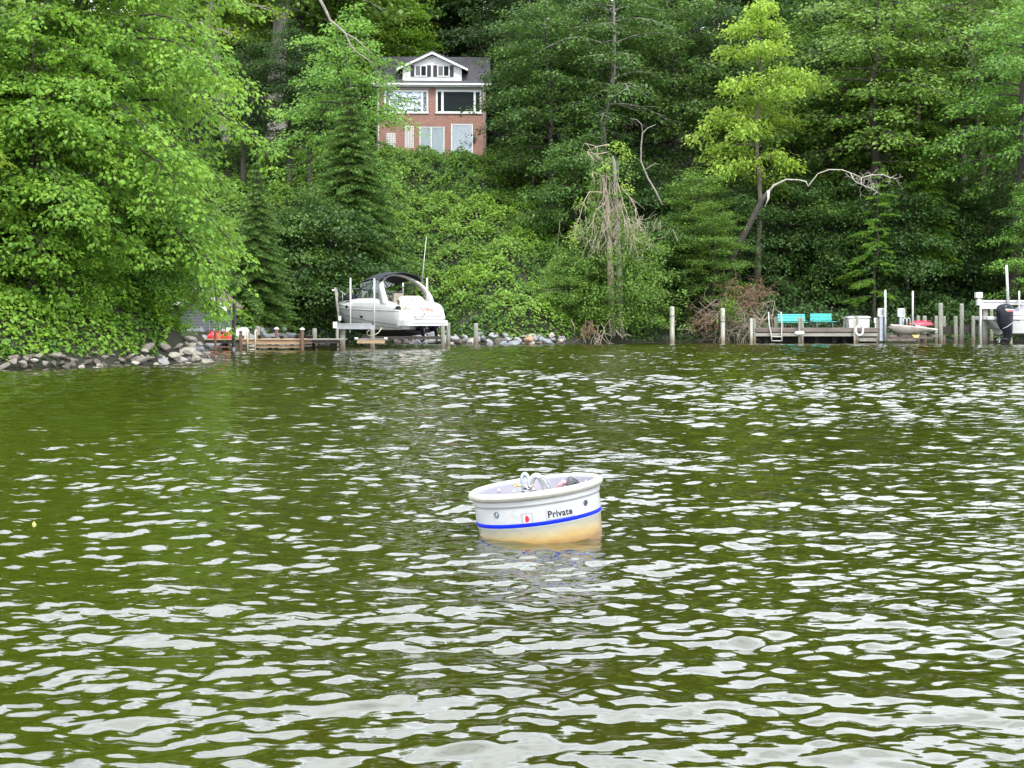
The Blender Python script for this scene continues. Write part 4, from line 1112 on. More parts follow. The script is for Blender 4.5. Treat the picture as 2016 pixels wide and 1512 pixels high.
b_ = MB(); b_.box((X(736, BL), BL - .36, Z(637, BL)), (.08, .05, .07)); lf.part('clamp', b_, BLACK)
b_ = MB(); d = BL - .25; b_.cyl((X(668, d), d, Z(636, d)), (X(660, d), d, Z(566, d)), 2.2 / F * d, n=8); lf.part('wooden_pole', b_, WOODG)
b_ = MB(); b_.box((X(656.5, d), d, Z(571, d)), (.12, .1, .07)); lf.part('lamp', b_, PVC)
for dd in (1.9, 5.8):
    b_ = MB(); d = BL + dd + 1.5; b_.bb(X(712, d), X(868, d), d, d + .16, Z(668, d), Z(662, d)); lf.part('cradle_beam', b_, WOODD)
b_ = MB()
for k in range(2): pass
d = BL + .2
b_ = MB(); b_.tube([(X(752, d), d, Z(645, d)), (X(745, d), d, Z(655, d)), (X(733, d), d, Z(662, d)), (X(724, d), d, Z(660, d)), (X(722, d), d, Z(654, d)), (X(727, d), d, Z(650, d))], .022, 6); lf.part('hose_loop', b_, mat('tan_hose', (.45, .4, .28), .6, var=.1))
d = BL - 1.0
fs = T('floating_step', 'narrow tan plank with white rollers floating in front of the boat lift', 'plank', (X(730, d), d, Z(675, d)))
b_ = MB(); b_.bb(X(703, d), X(757, d), d, d + .3, Z(676, d), Z(669, d)); fs.part('board', b_, WOODT)
b_ = MB(); b_.bb(X(700, d), X(760, d), d - .02, d + .32, Z(669, d) + .002, Z(666.5, d)); fs.part('top_rail', b_, WOODG)
for px in (701, 759): b_ = MB(); b_.tube([(X(px, d) - .07, d + .1, Z(667, d)), (X(px, d) + .07, d + .1, Z(667, d))], [.055, .055], 10); fs.part('roller', b_, PVC)

CRX, CRY = -4.18, 68.0
cr_ = T('cabin_cruiser', 'white cabin cruiser with black canvas top raised on the boat lift', 'motor boat', (CRX, CRY, 0), rz=R(90 + 37))
BW = 1.34
ST = [(-.02, .58, .82, 1.00, 1.70, BW - .16), (.12, .56, .80, 1.09, 1.73, BW - .05), (.32, .55, .80, 1.12, 1.75, BW), (1.0, .50, .79, 1.14, 1.78, BW + .02), (2.4, .46, .80, 1.13, 1.83, BW + .03), (3.8, .47, .86, 1.06, 1.90, BW), (5.0, .54, .98, .90, 1.97, 1.20), (6.0, .75, 1.25, .63, 2.03, .92), (6.8, 1.12, 1.58, .30, 2.08, .55), (7.35, 1.62, 1.88, .10, 2.11, .24), (7.65, 2.0, 2.05, .02, 2.13, .03)]
def strake(s, f): # f 0..1 from chine to sheer with flare
    x, kz, cz, cb_, sz0, sb = s
    z = cz + (sz0 - cz) * f
    bulge = .05 * math.sin(PI * f)
    return (x, cb_ + (sb - cb_) * (f ** .75) + bulge, z)
m_ = MB()
for sg in (1, -1):
    m_.grid([[(strake(s, f)[0], sg * strake(s, f)[1], strake(s, f)[2]) for f in np.linspace(0, 1, 8)] for s in ST])
s0 = ST[0]
poly = [(0, -strake(s0, f)[1], strake(s0, f)[2]) for f in np.linspace(1, 0, 8)] + [(0, strake(s0, f)[1], strake(s0, f)[2]) for f in np.linspace(0, 1, 8)]
m_.add(poly, [tuple(range(len(poly)))])
hull = cr_.part('hull', m_, WHITE, w=False)
m_ = MB()
for sg in (1, -1):
    m_.grid([[(s[0], 0, s[1]), (s[0], sg * s[3] * .5, (s[1] * .55 + s[2] * .45)), (s[0], sg * s[3], s[2])] for s in ST])
m_.add([(0, -s0[3], s0[2]), (0, 0, s0[1]), (0, s0[3], s0[2])], [(0, 1, 2)])
cr_.part('bottom', m_, mat('dark_bottom_paint', (.03, .025, .028), .8, var=.4, scale=3), w=False)
# sweeping line of the side, rub rail
LINE = mat('grey_line', (.12, .12, .13), .4, var=.1)
for f0, f1, rr_ in ((.62, .20, .014), (.80, .93, .022), (.38, .05, .009)):
    for sg in (1, -1):
        pts = []
        for s in reversed(ST[:10]):
            f = f1 + (f0 - f1) * (max(0, s[0]) / 7.35) ** (.7 if f0 < .7 else 1)
            x, y, z = strake(s, f); pts.append((x, sg * (y + .005), z))
        l_ = MB(); l_.tube(pts, rr_, 5); cr_.part('side_line', l_, LINE if f0 != .80 else WHITE, w=False, parent=hull)
# deck and cabin top
m_ = MB(); rows_ = []
for s in ST[5:]:
    k = 1 - (s[0] - 3.8) / 3.85
    crown = .34 * (max(0, k) ** .6)
    rows_.append([(s[0], s[5] * c_, s[4] + crown * (1 - abs(c_) ** 2.4)) for c_ in np.linspace(-1, 1, 13)])
m_.grid(rows_); cr_.part('foredeck', m_, WHITE, w=False)
for sg in (1, -1):   # coamings beside the cockpit
    c_ = MB(); rows_ = []
    for x, hgt in ((0.12, .08), (.6, .24), (1.4, .38), (2.4, .46), (3.4, .46), (4.2, .42)):
        rows_.append([(x, sg * (BW - .0), 1.74 + .03 * x), (x, sg * (BW - .03), 1.80 + hgt * .55), (x, sg * (BW - .12), 1.80 + hgt), (x, sg * (BW - .28), 1.80 + hgt), (x, sg * (BW - .33), 1.80 + hgt - .1), (x, sg * (BW - .35), 1.3)])
    c_.grid(rows_); cr_.part('coaming', c_, WHITE, w=False)
m_ = MB(); m_.bb(.1, 4.0, -1.05, 1.05, 1.22, 1.28); m_.bb(3.75, 3.8, -1.1, 1.1, 1.28, 2.3); cr_.part('cockpit_sole', m_, CREAM, w=False)
# transom block, swim platform
m_ = MB(); rows_ = []
for y in np.linspace(-1.30, .55, 14):
    e_ = max(0, (abs(y + .375) / .925)) ** 6
    rows_.append([(-.02, y, 1.22), (-.10 + .05 * e_, y, 1.40), (.02 + .05 * e_, y, 1.85 - .16 * e_), (.10, y, 2.02 - .24 * e_), (.2, y, 2.07 - .26 * e_), (.55, y, 2.07 - .26 * e_), (.6, y, 1.3)])
m_.grid(rows_)
for r_, rv_ in ((rows_[0], 0), (rows_[-1], 1)):
    m_.add(r_, [tuple(range(len(r_)))])
tb_ = cr_.part('transom', m_, WHITE, w=False)
m_ = MB(); plat = [(-.66, -.9), (-.60, -1.08), (-.42, -1.2), (.02, -1.28), (.02, 1.28), (-.42, 1.2), (-.60, 1.08), (-.66, .9)]
m_.prism([(p, q) for p, q in plat], 'z', .98, 1.20); m_.prism([(p * .98 + .01, q * .985) for p, q in plat], 'z', 1.203, 1.235); cr_.part('swim_platform', m_, WHITE, w=False)
m_ = MB()
for k in range(2): m_.bb(-.02 + k * .25, .28 + k * .25, .6, 1.05, 1.24 + k * .18, 1.40 + k * .18)
cr_.part('step', m_, CREAM, w=False)
# rear seat
m_ = MB(); rows_ = []
for y in np.linspace(-.62, .78, 12):
    e_ = abs((y - .08) / .7) ** 6
    rows_.append([(.62, y, 1.7), (.60, y, 2.25 - .14 * e_), (.68, y, 2.36 - .16 * e_), (.80, y, 2.35 - .16 * e_), (.86, y, 2.2 - .12 * e_), (.9, y, 1.7)])
m_.grid(rows_); st_ = cr_.part('rear_seat', m_, CREAM, w=False)
m_ = MB(); m_.tube([(.596, .08, 1.75), (.594, .08, 2.24), (.68, .08, 2.37)], .012, 5); cr_.part('seam', m_, LINE, w=False, parent=st_)
m_ = MB(); m_.box((2.9, -.45, 1.75), (.5, .5, .75)); m_.box((2.72, -.45, 2.28), (.14, .5, .5), ry=-.12); cr_.part('helm_seat', m_, CREAM, w=False)
m_ = MB(); m_.box((3.55, -.5, 2.2), (.35, .9, .35), ry=-.4); ds = cr_.part('dashboard', m_, CREAM, w=False)
m_ = MB(); m_.tube([(3.22 + .06 * math.cos(a), -.5 + .19 * math.sin(a), 2.33 + .17 * math.cos(a)) for a in np.linspace(0, 2 * PI, 19)[:-1]], .018, 6, closed=True)
for a in (0, 2.1, 4.2): m_.cyl((3.24, -.5, 2.33), (3.22 + .06 * math.cos(a), -.5 + .19 * math.sin(a), 2.33 + .17 * math.cos(a)), .012, n=5)
cr_.part('steering_wheel', m_, BLACK, w=False, parent=ds)
# radar arch
ar = MB(); ap = []; ra = []
for i in range(25):
    a = PI * i / 24
    y = 1.27 * math.cos(a); z = 2.0 + 1.38 * math.sin(a) ** .72
    ap.append(Vector((1.15 + 1.15 * math.sin(a) ** 1.1, y, z))); ra.append(.30 - .18 * math.sin(a))
rows_ = []
for p, w_ in zip(ap, ra):
    nrmv = Vector((0, p.y / 1.27, (p.z - 2.0) / 1.4)).normalized() * .045
    rows_.append([(p.x - w_, *(p - nrmv)[1:]), (p.x - w_, *(p + nrmv)[1:]), (p.x, *(p + nrmv * 1.5)[1:]), (p.x + w_, *(p + nrmv)[1:]), (p.x + w_, *(p - nrmv)[1:])])
ar.grid(rows_, close=True); cr_.part('radar_arch', ar, WHITE, w=False)
# canvas top
cv = MB(); rows_ = []
for i, x in enumerate(np.linspace(1.55, 3.75, 9)):
    u = i / 8; ztop = 3.38 + .16 * math.sin(PI * (u * .8 + .1)) - .22 * u ** 2; hw_ = 1.2 - .12 * u
    rows_.append([(x + .15 * abs(c_) ** 3, hw_ * c_, ztop - .34 * abs(c_) ** 3) for c_ in np.linspace(-1, 1, 15)])
cv.grid(rows_ + [[(p[0], p[1] * .99, p[2] - .03) for p in r_] for r_ in reversed(rows_)], close=False); cr_.part('canvas_top', cv, CANVAS, w=False)
bow = MB()
bow.tube([(1.0, 1.16, 2.75), (1.3, 1.18, 3.0), (1.6, 1.0, 3.3), (1.6, 0, 3.48), (1.6, -1.0, 3.3), (1.3, -1.18, 3.0), (1.0, -1.16, 2.75)], .03, 6)
for sg in (1, -1):
    bow.tube([(2.6, sg * 1.22, 2.28), (2.35, sg * 1.2, 2.8), (2.2, sg * 1.12, 3.22)], .02, 6); bow.tube([(3.9, sg * 1.08, 2.3), (3.5, sg * 1.08, 2.7), (3.4, sg * 1.02, 3.0)], .02, 6)
    bow.tube([(2.15, sg * 1.2, 3.05), (3.6, sg * 1.1, 2.72), (4.5, sg * .95, 2.25)], .018, 6)
cr_.part('canvas_frame', bow, CANVAS, w=False)
SMK = glass('smoked_vinyl', (.52, .55, .50), .12); WSG = glass('windshield_glass', (.62, .75, .72), .2)
for sg in (1, -1):
    g_ = MB(); g_.grid([[(2.45, sg * 1.21, 2.3), (2.3, sg * 1.17, 3.05)], [(3.2, sg * 1.17, 2.3), (3.0, sg * 1.12, 2.98)], [(4.0, sg * 1.07, 2.28), (3.65, sg * 1.04, 2.72)]]); cr_.part('side_curtain', g_, SMK, w=False)
    g_ = MB(); g_.grid([[(3.3, sg * 1.16, 2.26), (3.3, sg * 1.13, 2.62)], [(4.2, sg * 1.0, 2.3), (3.95, sg * .95, 2.62)], [(5.0, sg * .5, 2.33), (4.45, sg * .5, 2.66)], [(5.15, 0, 2.34), (4.6, 0, 2.68)]]); cr_.part('windshield', g_, WSG, w=False)
    f_ = MB(); f_.tube([(3.3, sg * 1.13, 2.62), (3.95, sg * .95, 2.62), (4.45, sg * .5, 2.66), (4.6, 0, 2.68)], .022, 6); cr_.part('windshield_frame', f_, STEEL, w=False)
g_ = MB(); g_.grid([[(3.75, -1.0, 2.98), (4.5, -.5, 2.67)], [(3.8, 0, 3.2), (4.6, 0, 2.69)], [(3.75, 1.0, 2.98), (4.5, .5, 2.67)]]); cr_.part('front_curtain', g_, SMK, w=False)
# rail, bow cover, portholes, antenna
for sg in (1, -1):
    r_ = MB(); pts = [(4.9, sg * 1.13, 2.45), (5.8, sg * .95, 2.72), (6.7, sg * .55, 2.80), (7.4, sg * .22, 2.84), (7.6, 0, 2.85)]; r_.tube(pts, .022, 6); q = cr_.part('bow_rail', r_, STEEL, w=False)
    for a, b2_ in (((5.2, 1.1, 2.05), (5.3, 1.05, 2.57)), ((6.0, .9, 2.08), (6.15, .83, 2.75)), ((6.8, .52, 2.12), (6.9, .45, 2.81)), ((7.35, .2, 2.13), (7.4, .2, 2.83))):
        s_ = MB(); s_.cyl((a[0], sg * a[1], a[2]), (b2_[0], sg * b2_[1], b2_[2]), .018, n=6); cr_.part('stanchion', s_, STEEL, w=False, parent=q)
m_ = MB(); rows_ = []
for x, w_, z0, hh_ in ((6.2, .75, 2.06, .28), (6.6, .62, 2.08, .22), (7.1, .4, 2.1, .16), (7.7, .14, 2.12, .1)):
    rows_.append([(x, w_ * c_, z0 + .01 + hh_ * (1 - abs(c_) ** 2.2) - (.14 if abs(c_) == 1 else 0)) for c_ in np.linspace(-1, 1, 9)])
m_.grid(rows_); cr_.part('bow_cover', m_, mat('dark_grey_cover', (.06, .065, .075), .85, var=.3, scale=4), w=False)
m_ = MB(); m_.box((5.1, .7, 2.38), (.5, .55, .22), rz=-.3); cr_.part('dark_bag', m_, CANVAS, w=False)
for x, f, r1, r2 in ((4.55, .93, .10, .07), (3.1, .55, .14, .04)):
    s_ = [q for q in ST if q[0] >= x][0]; pr = [q for q in ST if q[0] < x][-1]; w_ = (x - pr[0]) / (s_[0] - pr[0])
    sm = tuple(a * (1 - w_) + b3 * w_ for a, b3 in zip(pr, s_)); p = strake(sm, f)
    for sg in (1, -1):
        o_ = MB(); o_.tube([(p[0] + r1 * math.cos(a), sg * (p[1] + .012), p[2] + r2 * math.sin(a)) for a in np.linspace(0, 2 * PI, 15)[:-1]], .01, 5, closed=True)
        o_.add([(p[0] + r1 * math.cos(a), sg * (p[1] + .01), p[2] + r2 * math.sin(a)) for a in np.linspace(0, 2 * PI, 15)[:-1]], [tuple(range(14))]); cr_.part('porthole', o_, BLACKG, w=False, parent=hull)
m_ = MB(); m_.tube([(1.75, -1.2, 3.0), (1.63, -1.25, 4.1), (1.5, -1.3, 5.2)], [.025, .018, .010], 6); cr_.part('antenna', m_, PVC, w=False)
# outdrives
for y in (.0, -.72):
    m_ = MB(); y_ = y + .18
    m_.tube([(-.05, y_, .92), (-.38, y_, .93), (-.5, y_, .80)], [.17, .16, .1], 10); m_.tube([(-.42, y_, .95), (-.46, y_, .6), (-.5, y_, .3)], [.16, .12, .05], 8, flat=.55)
    m_.tube([(-.25, y_, .46), (-.5, y_, .46), (-.78, y_, .48)], [.03, .085, .05], 10); od = cr_.part('outdrive', m_, BLACKG, w=False)
    p_ = MB()
    for k in range(3):
        a = k * 2 * PI / 3 + .5; ca, sa = math.cos(a), math.sin(a)
        p_.add([(-.80, y_ + .03 * ca, .48 + .03 * sa), (-.74, y_ + .10 * ca - .07 * sa, .48 + .10 * sa + .07 * ca), (-.80, y_ + .19 * ca, .48 + .19 * sa), (-.88, y_ + .12 * ca + .06 * sa, .48 + .12 * sa - .06 * ca)], [(0, 1, 2, 3), (3, 2, 1, 0)])
    p_.tube([(-.72, y_, .48), (-.95, y_, .48)], [.045, .03], 8); cr_.part('propeller', p_, mat('bronze_prop', (.62, .50, .36), .35, metal=.5, var=.2), w=False, parent=od)
m_ = MB(); m_.tube([(-.045, -1.30, 1.262), (-.125, -1.0, 1.262), (-.125, .5, 1.262)], .012, 5); m_.tube([(-.672, -.9, 1.10), (-.672, .9, 1.10)], .010, 5); m_.tube([(-.62, -1.06, 1.10), (-.43, -1.21, 1.10), (.0, -1.29, 1.10)], .010, 5)
cr_.part('grey_seam', m_, mat('soft_grey_seam', (.30, .30, .31), .5, var=.1), w=False, parent=tb_)
m_ = MB(); m_.tube([(-.115, -1.02, 1.42), (.005, -1.0, 1.80), (.06, -.96, 1.93), (.06, .42, 1.95), (.005, .46, 1.84), (-.115, .48, 1.42)], .008, 5, closed=True)
cr_.part('hatch_seam', m_, mat('soft_grey_seam', (.30, .30, .31), .5, var=.1), w=False, parent=tb_)
# name on the transom and a slack cord
tm = text_mesh('TurBoy', .25, bold=.003, shear=.35, extrude=.004)
Mx = Matrix(((0, 0, -1, -.085), (-1, 0, 0, -.30), (0, .97, -.12, 1.72), (0, 0, 0, 1)))
for v in tm.vertices: v.co.y += .10 * (1 - (v.co.x / .55) ** 2) - .05
tm.transform(Matrix(((0, 0, -1, -.062), (-1, 0, 0, -.25), (0, 1, 0, 1.70), (0, 0, 0, 1))))
for v in tm.vertices: v.co.x += (v.co.z - 1.6) * .26 - .012
tm.materials.append(mat('coral_lettering', (.70, .17, .11), .4, var=.15)); link('name_lettering', tm, cr_.e)
m_ = MB()
for i in range(7): m_.box((-.105 + .035, -.06 - i * .075, 1.56), (.006, .05, .022))
cr_.part('small_lettering', m_, mat('grey_lettering', (.33, .34, .36), .5, var=.1), w=False, kind='stuff')
m_ = MB(); m_.tube([(-.06, .42, 1.42), (-.14, .30, 1.28), (-.16, .15, 1.24), (-.12, .0, 1.35), (-.08, -.12, 1.5)], .008, 5); cr_.part('cord', m_, LINE, w=False)
m_ = MB(); m_.tube([(-.075, -.12, 1.51), (-.11, -.12, 1.51)], [.03, .025], 8); m_.tube([(-.09, .42, 1.42), (-.12, .42, 1.42)], [.02, .02], 8); m_.tube([(-.075, -1.05, 1.42), (-.10, -1.05, 1.42)], [.02, .02], 8); cr_.part('transom_socket', m_, BLACK, w=False)
# ------------------------------------------------------------------ rocks
ROCKM = [mat('grey_granite', (.29, .29, .285), .85, col2=(.20, .20, .21), scale=2.5, bump=.6, bscale=9),
         mat('blue_grey_granite', (.21, .225, .23), .85, col2=(.16, .17, .19), scale=2.5, bump=.6, bscale=9),
         mat('pale_tan_rock', (.44, .40, .34), .85, col2=(.26, .23, .19), scale=2.5, bump=.6, bscale=9),
         mat('dark_wet_rock', (.12, .10, .08), .7, col2=(.06, .05, .04), scale=2.5, bump=.6, bscale=9),
         mat('rust_rock', (.40, .24, .14), .85, col2=(.25, .15, .09), scale=2.5, bump=.6, bscale=9),
         mat('brown_grey_rock', (.29, .26, .22), .85, col2=(.13, .11, .09), scale=3.5, bump=.8, bscale=12)]
import bmesh
def rock_mesh(seed):
    r = random.Random(seed); bm = bmesh.new(); bmesh.ops.create_icosphere(bm, subdivisions=2, radius=1)
    pl = [(Vector((r.gauss(0, 1), r.gauss(0, 1), r.gauss(0, 1))).normalized(), r.uniform(.42, .78)) for _ in range(11)]
    for v in bm.verts:
        for n_, k in pl:
            q = v.co.dot(n_)
            if q > k: v.co -= n_ * (q - k) * .92
        v.co *= 1 + r.gauss(0, .025)
    me = bpy.data.meshes.new('rock'); bm.to_mesh(me); bm.free(); me.materials.append(None); return me
RM = [rock_mesh(i) for i in range(9)]
def rock(par, x, y, z, sx, sy, sz, m):
    o = link('rock', RM[rnd.randrange(9)], par.e, (x - par.loc.x, y - par.loc.y, z - par.loc.z))
    o.scale = (sx, sy, sz); o.rotation_euler = (rnd.uniform(-.4, .4), rnd.uniform(-.4, .4), rnd.uniform(0, 6.3))
    o.material_slots[0].link = 'OBJECT'; o.material_slots[0].material = m
def line_pts(pts, step):
    out_ = []
    for (a, b_) in zip(pts[:-1], pts[1:]):
        n = max(1, int((Vector(b_) - Vector(a)).length / step))
        for i in range(n): out_.append(Vector(a).lerp(Vector(b_), (i + rnd.random() * .6) / n))
    return out_
rr1 = T('riprap', 'grey riprap boulders along the foot of the vine slope right of the cabin cruiser', 'rock bank', (-1.5, 75.8, 0))
for row, (off, z, n_) in enumerate(((-.12, .02, .46), (.35, .22, .48), (.8, .42, .5), (1.25, .6, .6))):
    for p in line_pts([(-10.3, 73.5), (-8.9, 77.2), (-5.5, 77.8), (-3.2, 75.9), (0, 75.3), (2.8, 76.4)], n_):
        if row == 3 and rnd.random() < .35: continue
        s = rnd.uniform(.17, .36) * (1.1 if row < 3 else .9)
        m = ROCKM[rnd.choice((0, 0, 1, 1, 0, 2))]
        if row == 0 and rnd.random() < .35: m = ROCKM[3]
        rock(rr1, p.x + rnd.gauss(0, .1), p.y + off + rnd.gauss(0, .08), z + rnd.gauss(0, .05), s * rnd.uniform(1, 1.5), s, s * rnd.uniform(.55, .8), m)
d = 75.3
rock(rr1, X(1041, d), d - .1, Z(668, d), .30, .28, .2, ROCKM[4]); rock(rr1, X(928, d), d - .1, Z(674, d), .3, .3, .3, ROCKM[2])
rr2 = T('riprap', 'tan and grey boulders edging the near left bank up to its point', 'rock bank', (-11, 40, 0))
for row, (off, z, n_, sm) in enumerate(((-.25, -.02, .30, .16), (.1, .10, .26, .19), (.42, .26, .34, .18))):
    for p in line_pts([(-24, 35.0), (-14, 35.45), (-12.1, 36.5), (-10.5, 40.0), (-9.15, 43.0), (-9.1, 44.4)], n_):
        t_ = sstep(39, 42.5, p.y)
        s = sm * rnd.uniform(.38, .85) * (1 + .35 * t_)
        m = ROCKM[rnd.choice((5, 2, 5, 3, 5, 3)) if t_ < .5 else rnd.choice((2, 5, 5, 2))]
        if row == 0: m = ROCKM[rnd.choice((3, 3, 2))] if t_ < .6 else ROCKM[2]
        # inland is to the upper left of the shoreline
        rock(rr2, p.x - off * .8 * sstep(35.6, 38, p.y) + rnd.gauss(0, .05), p.y + off * (1 - .6 * sstep(36, 38, p.y)), z * (1 + .8 * t_) + rnd.gauss(0, .06), s * rnd.uniform(1, 2.0), s, s * rnd.uniform(.45, .85), m)
for px, py, dd, a, b_, c, mi_ in ((352, 690, 43.2, .55, .5, .28, 2), (330, 678, 43.6, .5, .5, .25, 2), (372, 692, 43.4, .5, .4, .3, 2), (382, 703, 43.3, .34, .3, .2, 2), (366, 708, 42.9, .36, .3, .2, 0), (408, 709, 43.8, .26, .22, .14, 2), (394, 704, 43.7, .28, .25, .17, 2), (345, 707, 42.5, .4, .3, .2, 2), (386, 689, 44.4, .4, .4, .35, 0), (321, 710, 41.7, .3, .25, .2, 0), (418, 712, 43.6, .14, .12, .08, 2)):
    rock(rr2, X(px, dd), dd, Z(py + 3, dd), a * .85, b_ * .85, c * .8, ROCKM[mi_])
rr3 = T('riprap', 'low grey stones on the shore behind the left dock', 'rock bank', (-11.5, 64, 0))
for p in line_pts([(-13.5, 62.4), (-12.9, 62.8), (-11.4, 65.6), (-10.8, 70), (-10.3, 73)], .42):
    for row in range(3):
        s = rnd.uniform(.2, .42); rock(rr3, p.x - row * .45 + rnd.gauss(0, .1), p.y + rnd.gauss(0, .15), .1 + row * .33, s * 1.4, s, s * .7, ROCKM[rnd.choice((0, 1, 1))])

# ------------------------------------------------------------------ free standing pilings
solo_pile(937, 637, 74.0, 4.8, PILEG, 'short weathered piling standing before the grey riprap boulders')
solo_pile(882.5, 636, 72.5, 4.0, PILEG, 'slim tapered piling just right of the cabin cruiser stern')
solo_pile(1323, 604, 80.5, 5.0, PILEW, 'tall whitish piling with a dark rope band, left one of the pair before the woods', band=622)
solo_pile(1423, 607, 80.5, 4.6, PILEW, 'tall whitish piling with a dark rope band beside the brown dead brush', band=633)
solo_pile(1852, 597, 80.0, 4.4, PILEG, 'tall pale piling at the bow of the small white dinghy')
solo_pile(1893.5, 598, 80.0, 4.2, PILEG, 'tall pale piling halfway between the dinghy and the right boat lift')

# ------------------------------------------------------------------ right dock
RD = 80.0
rd = T('wooden_dock', 'long weathered grey dock with turquoise benches in front of the dark woods', 'dock', (X(1610, RD), RD, 0))
zt2 = Z(645.5, RD)
x = X(1486, RD)
while x < X(1742, RD):
    b_ = MB(); b_.bb(x, x + .135, RD + .055, RD + 2.3, zt2 - .04, zt2 + rnd.uniform(-.004, .004)); rd.part('plank', b_, WOODG); x += .146
FB = mat('brown_grey_board', (.20, .165, .14), .85, col2=(.09, .07, .06), scale=1.6, stretch=(.5, 2, 5), bump=.5)
FB2 = mat('pale_grey_board', (.34, .32, .28), .85, col2=(.19, .17, .14), scale=1.6, stretch=(.5, 2, 5), bump=.5)
for x0, x1 in ((1486, 1577), (1578, 1681), (1687, 1728)):
    beam(rd, 'face_board', x0, x1, 646, 653.3, RD, FB); beam(rd, 'face_board', x0, x1, 655.3, 662, RD + .06, FB2, .08)
    beam(rd, 'shade_strip', x0, x1, 653.3, 655.2, RD + .08, WOODD, .05)  # dark strip laid in as the shade between upper and lower boards
for px in (1510, 1545, 1610, 1645, 1665, 1706):
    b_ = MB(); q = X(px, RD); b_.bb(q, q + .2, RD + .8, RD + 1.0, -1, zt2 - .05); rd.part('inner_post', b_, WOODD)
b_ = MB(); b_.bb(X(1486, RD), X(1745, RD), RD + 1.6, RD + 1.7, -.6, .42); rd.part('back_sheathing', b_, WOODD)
for px, top, r, m, dd in ((1479, 627, 3.0, PILEW, -.25), (1485, 627, 3.2, PILEG, .1), (1573.5, 625, 2.4, PILEG, -.25), (1579, 626, 3.2, PILEG, .12), (1528, 624, 4.6, PILEG, 1.9), (1664.5, 624, 4.6, PILEG, 1.9), (1686, 622, 4.0, PILEG, .12), (1682.5, 628, 2.0, PILEW, -.22), (1728, 626, 3.2, PILEG, .15)):
    b_ = MB(); pile(b_, px, top, RD + dd, r); rd.part('piling', b_, m)
b_ = MB(); b_.bb(X(1740, RD), X(1752, RD), RD - .1, RD + .6, Z(670, RD), Z(656, RD)); b_.bb(X(1690, RD), X(1742, RD), RD + .1, RD + .3, Z(672, RD), Z(665, RD)); rd.part('low_stringer', b_, WOODG)
b_ = MB(); b_.bb(X(1742, RD), X(1845, RD), RD + .9, RD + 1.2, Z(668, RD), Z(662, RD)); rd.part('low_stringer', b_, FB)
t = T('swim_ladder', 'grey metal swim ladder at the left end of the right dock', 'ladder', (X(1526, RD), RD - .1, 0)); d = RD - .12
for a, b2_ in ((1513, 1519), (1538, 1539.5)):
    m_ = MB(); m_.tube([(X(a, d), d + .03, Z(614, d)), (X(a + 1.5, d), d, Z(640, d)), (X(b2_ - 1, d), d, Z(657, d)), (X(b2_, d), d - .02, Z(671, d))], .035, 8); t.part('rail', m_, mat('pale_metal', (.48, .48, .44), .5, var=.2, scale=10))
for py in (671, 663):
    m_ = MB(); m_.cyl((X(1518.5, d), d - .02, Z(py, d)), (X(1539, d), d - .02, Z(py, d)), .024, n=8); t.part('rung', m_, MATS['pale_metal'])
m_ = MB(); d = RD - .42
m_.tube([(X(1564.5, d), d, Z(656, d)), (X(1566, d), d, Z(656, d)), (X(1569, d), d, Z(656, d)), (X(1579, d), d, Z(655.5, d)), (X(1582, d), d, Z(655.5, d)), (X(1583.5, d), d, Z(655.5, d))], [.05, .09, .115, .115, .09, .05], 12)
one('boat_fender', m_, PVC, 'white cylindrical fender hanging across the twin posts between the ladder and the life ring', 'fender', (X(1574, d), d, Z(656, d)))
t = T('life_ring', 'white life ring hung on the dock post in front of the storage box', 'life ring', (X(1692, RD - .3), RD - .3, Z(651, RD))); d = RD - .3
m_ = MB(); m_.tube([(X(1692, d) + .195 * math.cos(a), d, Z(650.5, d) + .265 * math.sin(a)) for a in np.linspace(0, 2 * PI, 29)[:-1]], .058, 10, closed=True); t.part('ring', m_, PVC)
for a in (0.785, 2.36, 3.93, 5.5):
    m_ = MB(); cx_, cz_ = X(1692, d) + .195 * math.cos(a), Z(650.5, d) + .265 * math.sin(a)
    m_.tube([(cx_ - .02 * math.sin(a), d, cz_ + .02 * math.cos(a)), (cx_ + .02 * math.sin(a), d, cz_ - .02 * math.cos(a))], [.063, .063], 10); t.part('band', m_, mat('grey_band', (.4, .4, .4), .6, var=.1))
def bench(px0, px1, d, ytop, yseat, label, rz, skew):
    w_ = (px1 - px0) / F * d; t = T('slatted_bench', label, 'bench', ((X(px0, d) + X(px1, d)) / 2, d, zt2), rz=rz, group='turquoise benches on the right dock')
    zs = Z(yseat, d) - zt2; zb_ = Z(ytop, d) - zt2
    for i in range(5):
        f = (i + .5) / 5; m_ = MB(); m_.box((skew * f, .30 + .22 * f, zs + .03 + (zb_ - zs - .03) * f), (w_ * .93, .02, (zb_ - zs) / 5 - .03), rx=-.3); t.part('back_slat', m_, TURQ, w=False)
    for i in range(4):
        m_ = MB(); m_.box((0, -.12 + .12 * i, zs - .02), (w_, .10, .03)); t.part('seat_slat', m_, TURQ, w=False)
    for sg in (-1, 1):
        m_ = MB(); q = sg * w_ * .34
        m_.tube([(q, -.12, 0), (q + .02, -.05, zs * .5), (q, -.14, zs - .04), (q, .24, zs - .05), (q + skew, .50, zb_ - .03)], .03, 6); m_.tube([(q, .40, 0), (q, .28, zs * .5), (q, .24, zs - .05)], .03, 6)
        m_.tube([(q, -.08, zs * .42), (q, .0, zs * .62), (q, .2, zs * .62), (q, .3, zs * .42)], .02, 6)
        t.part('bench_frame', m_, mat('grey_green_iron', (.16, .22, .20), .6, var=.2), w=False)
bench(1532, 1590, RD + 1.2, 618, 634, 'turquoise slatted bench behind the twin posts, squarely facing the water', 0, 0)
bench(1596, 1648, RD + 1.2, 617, 632.5, 'turquoise slatted bench turned slightly, nearer the white storage box', .34, .12)
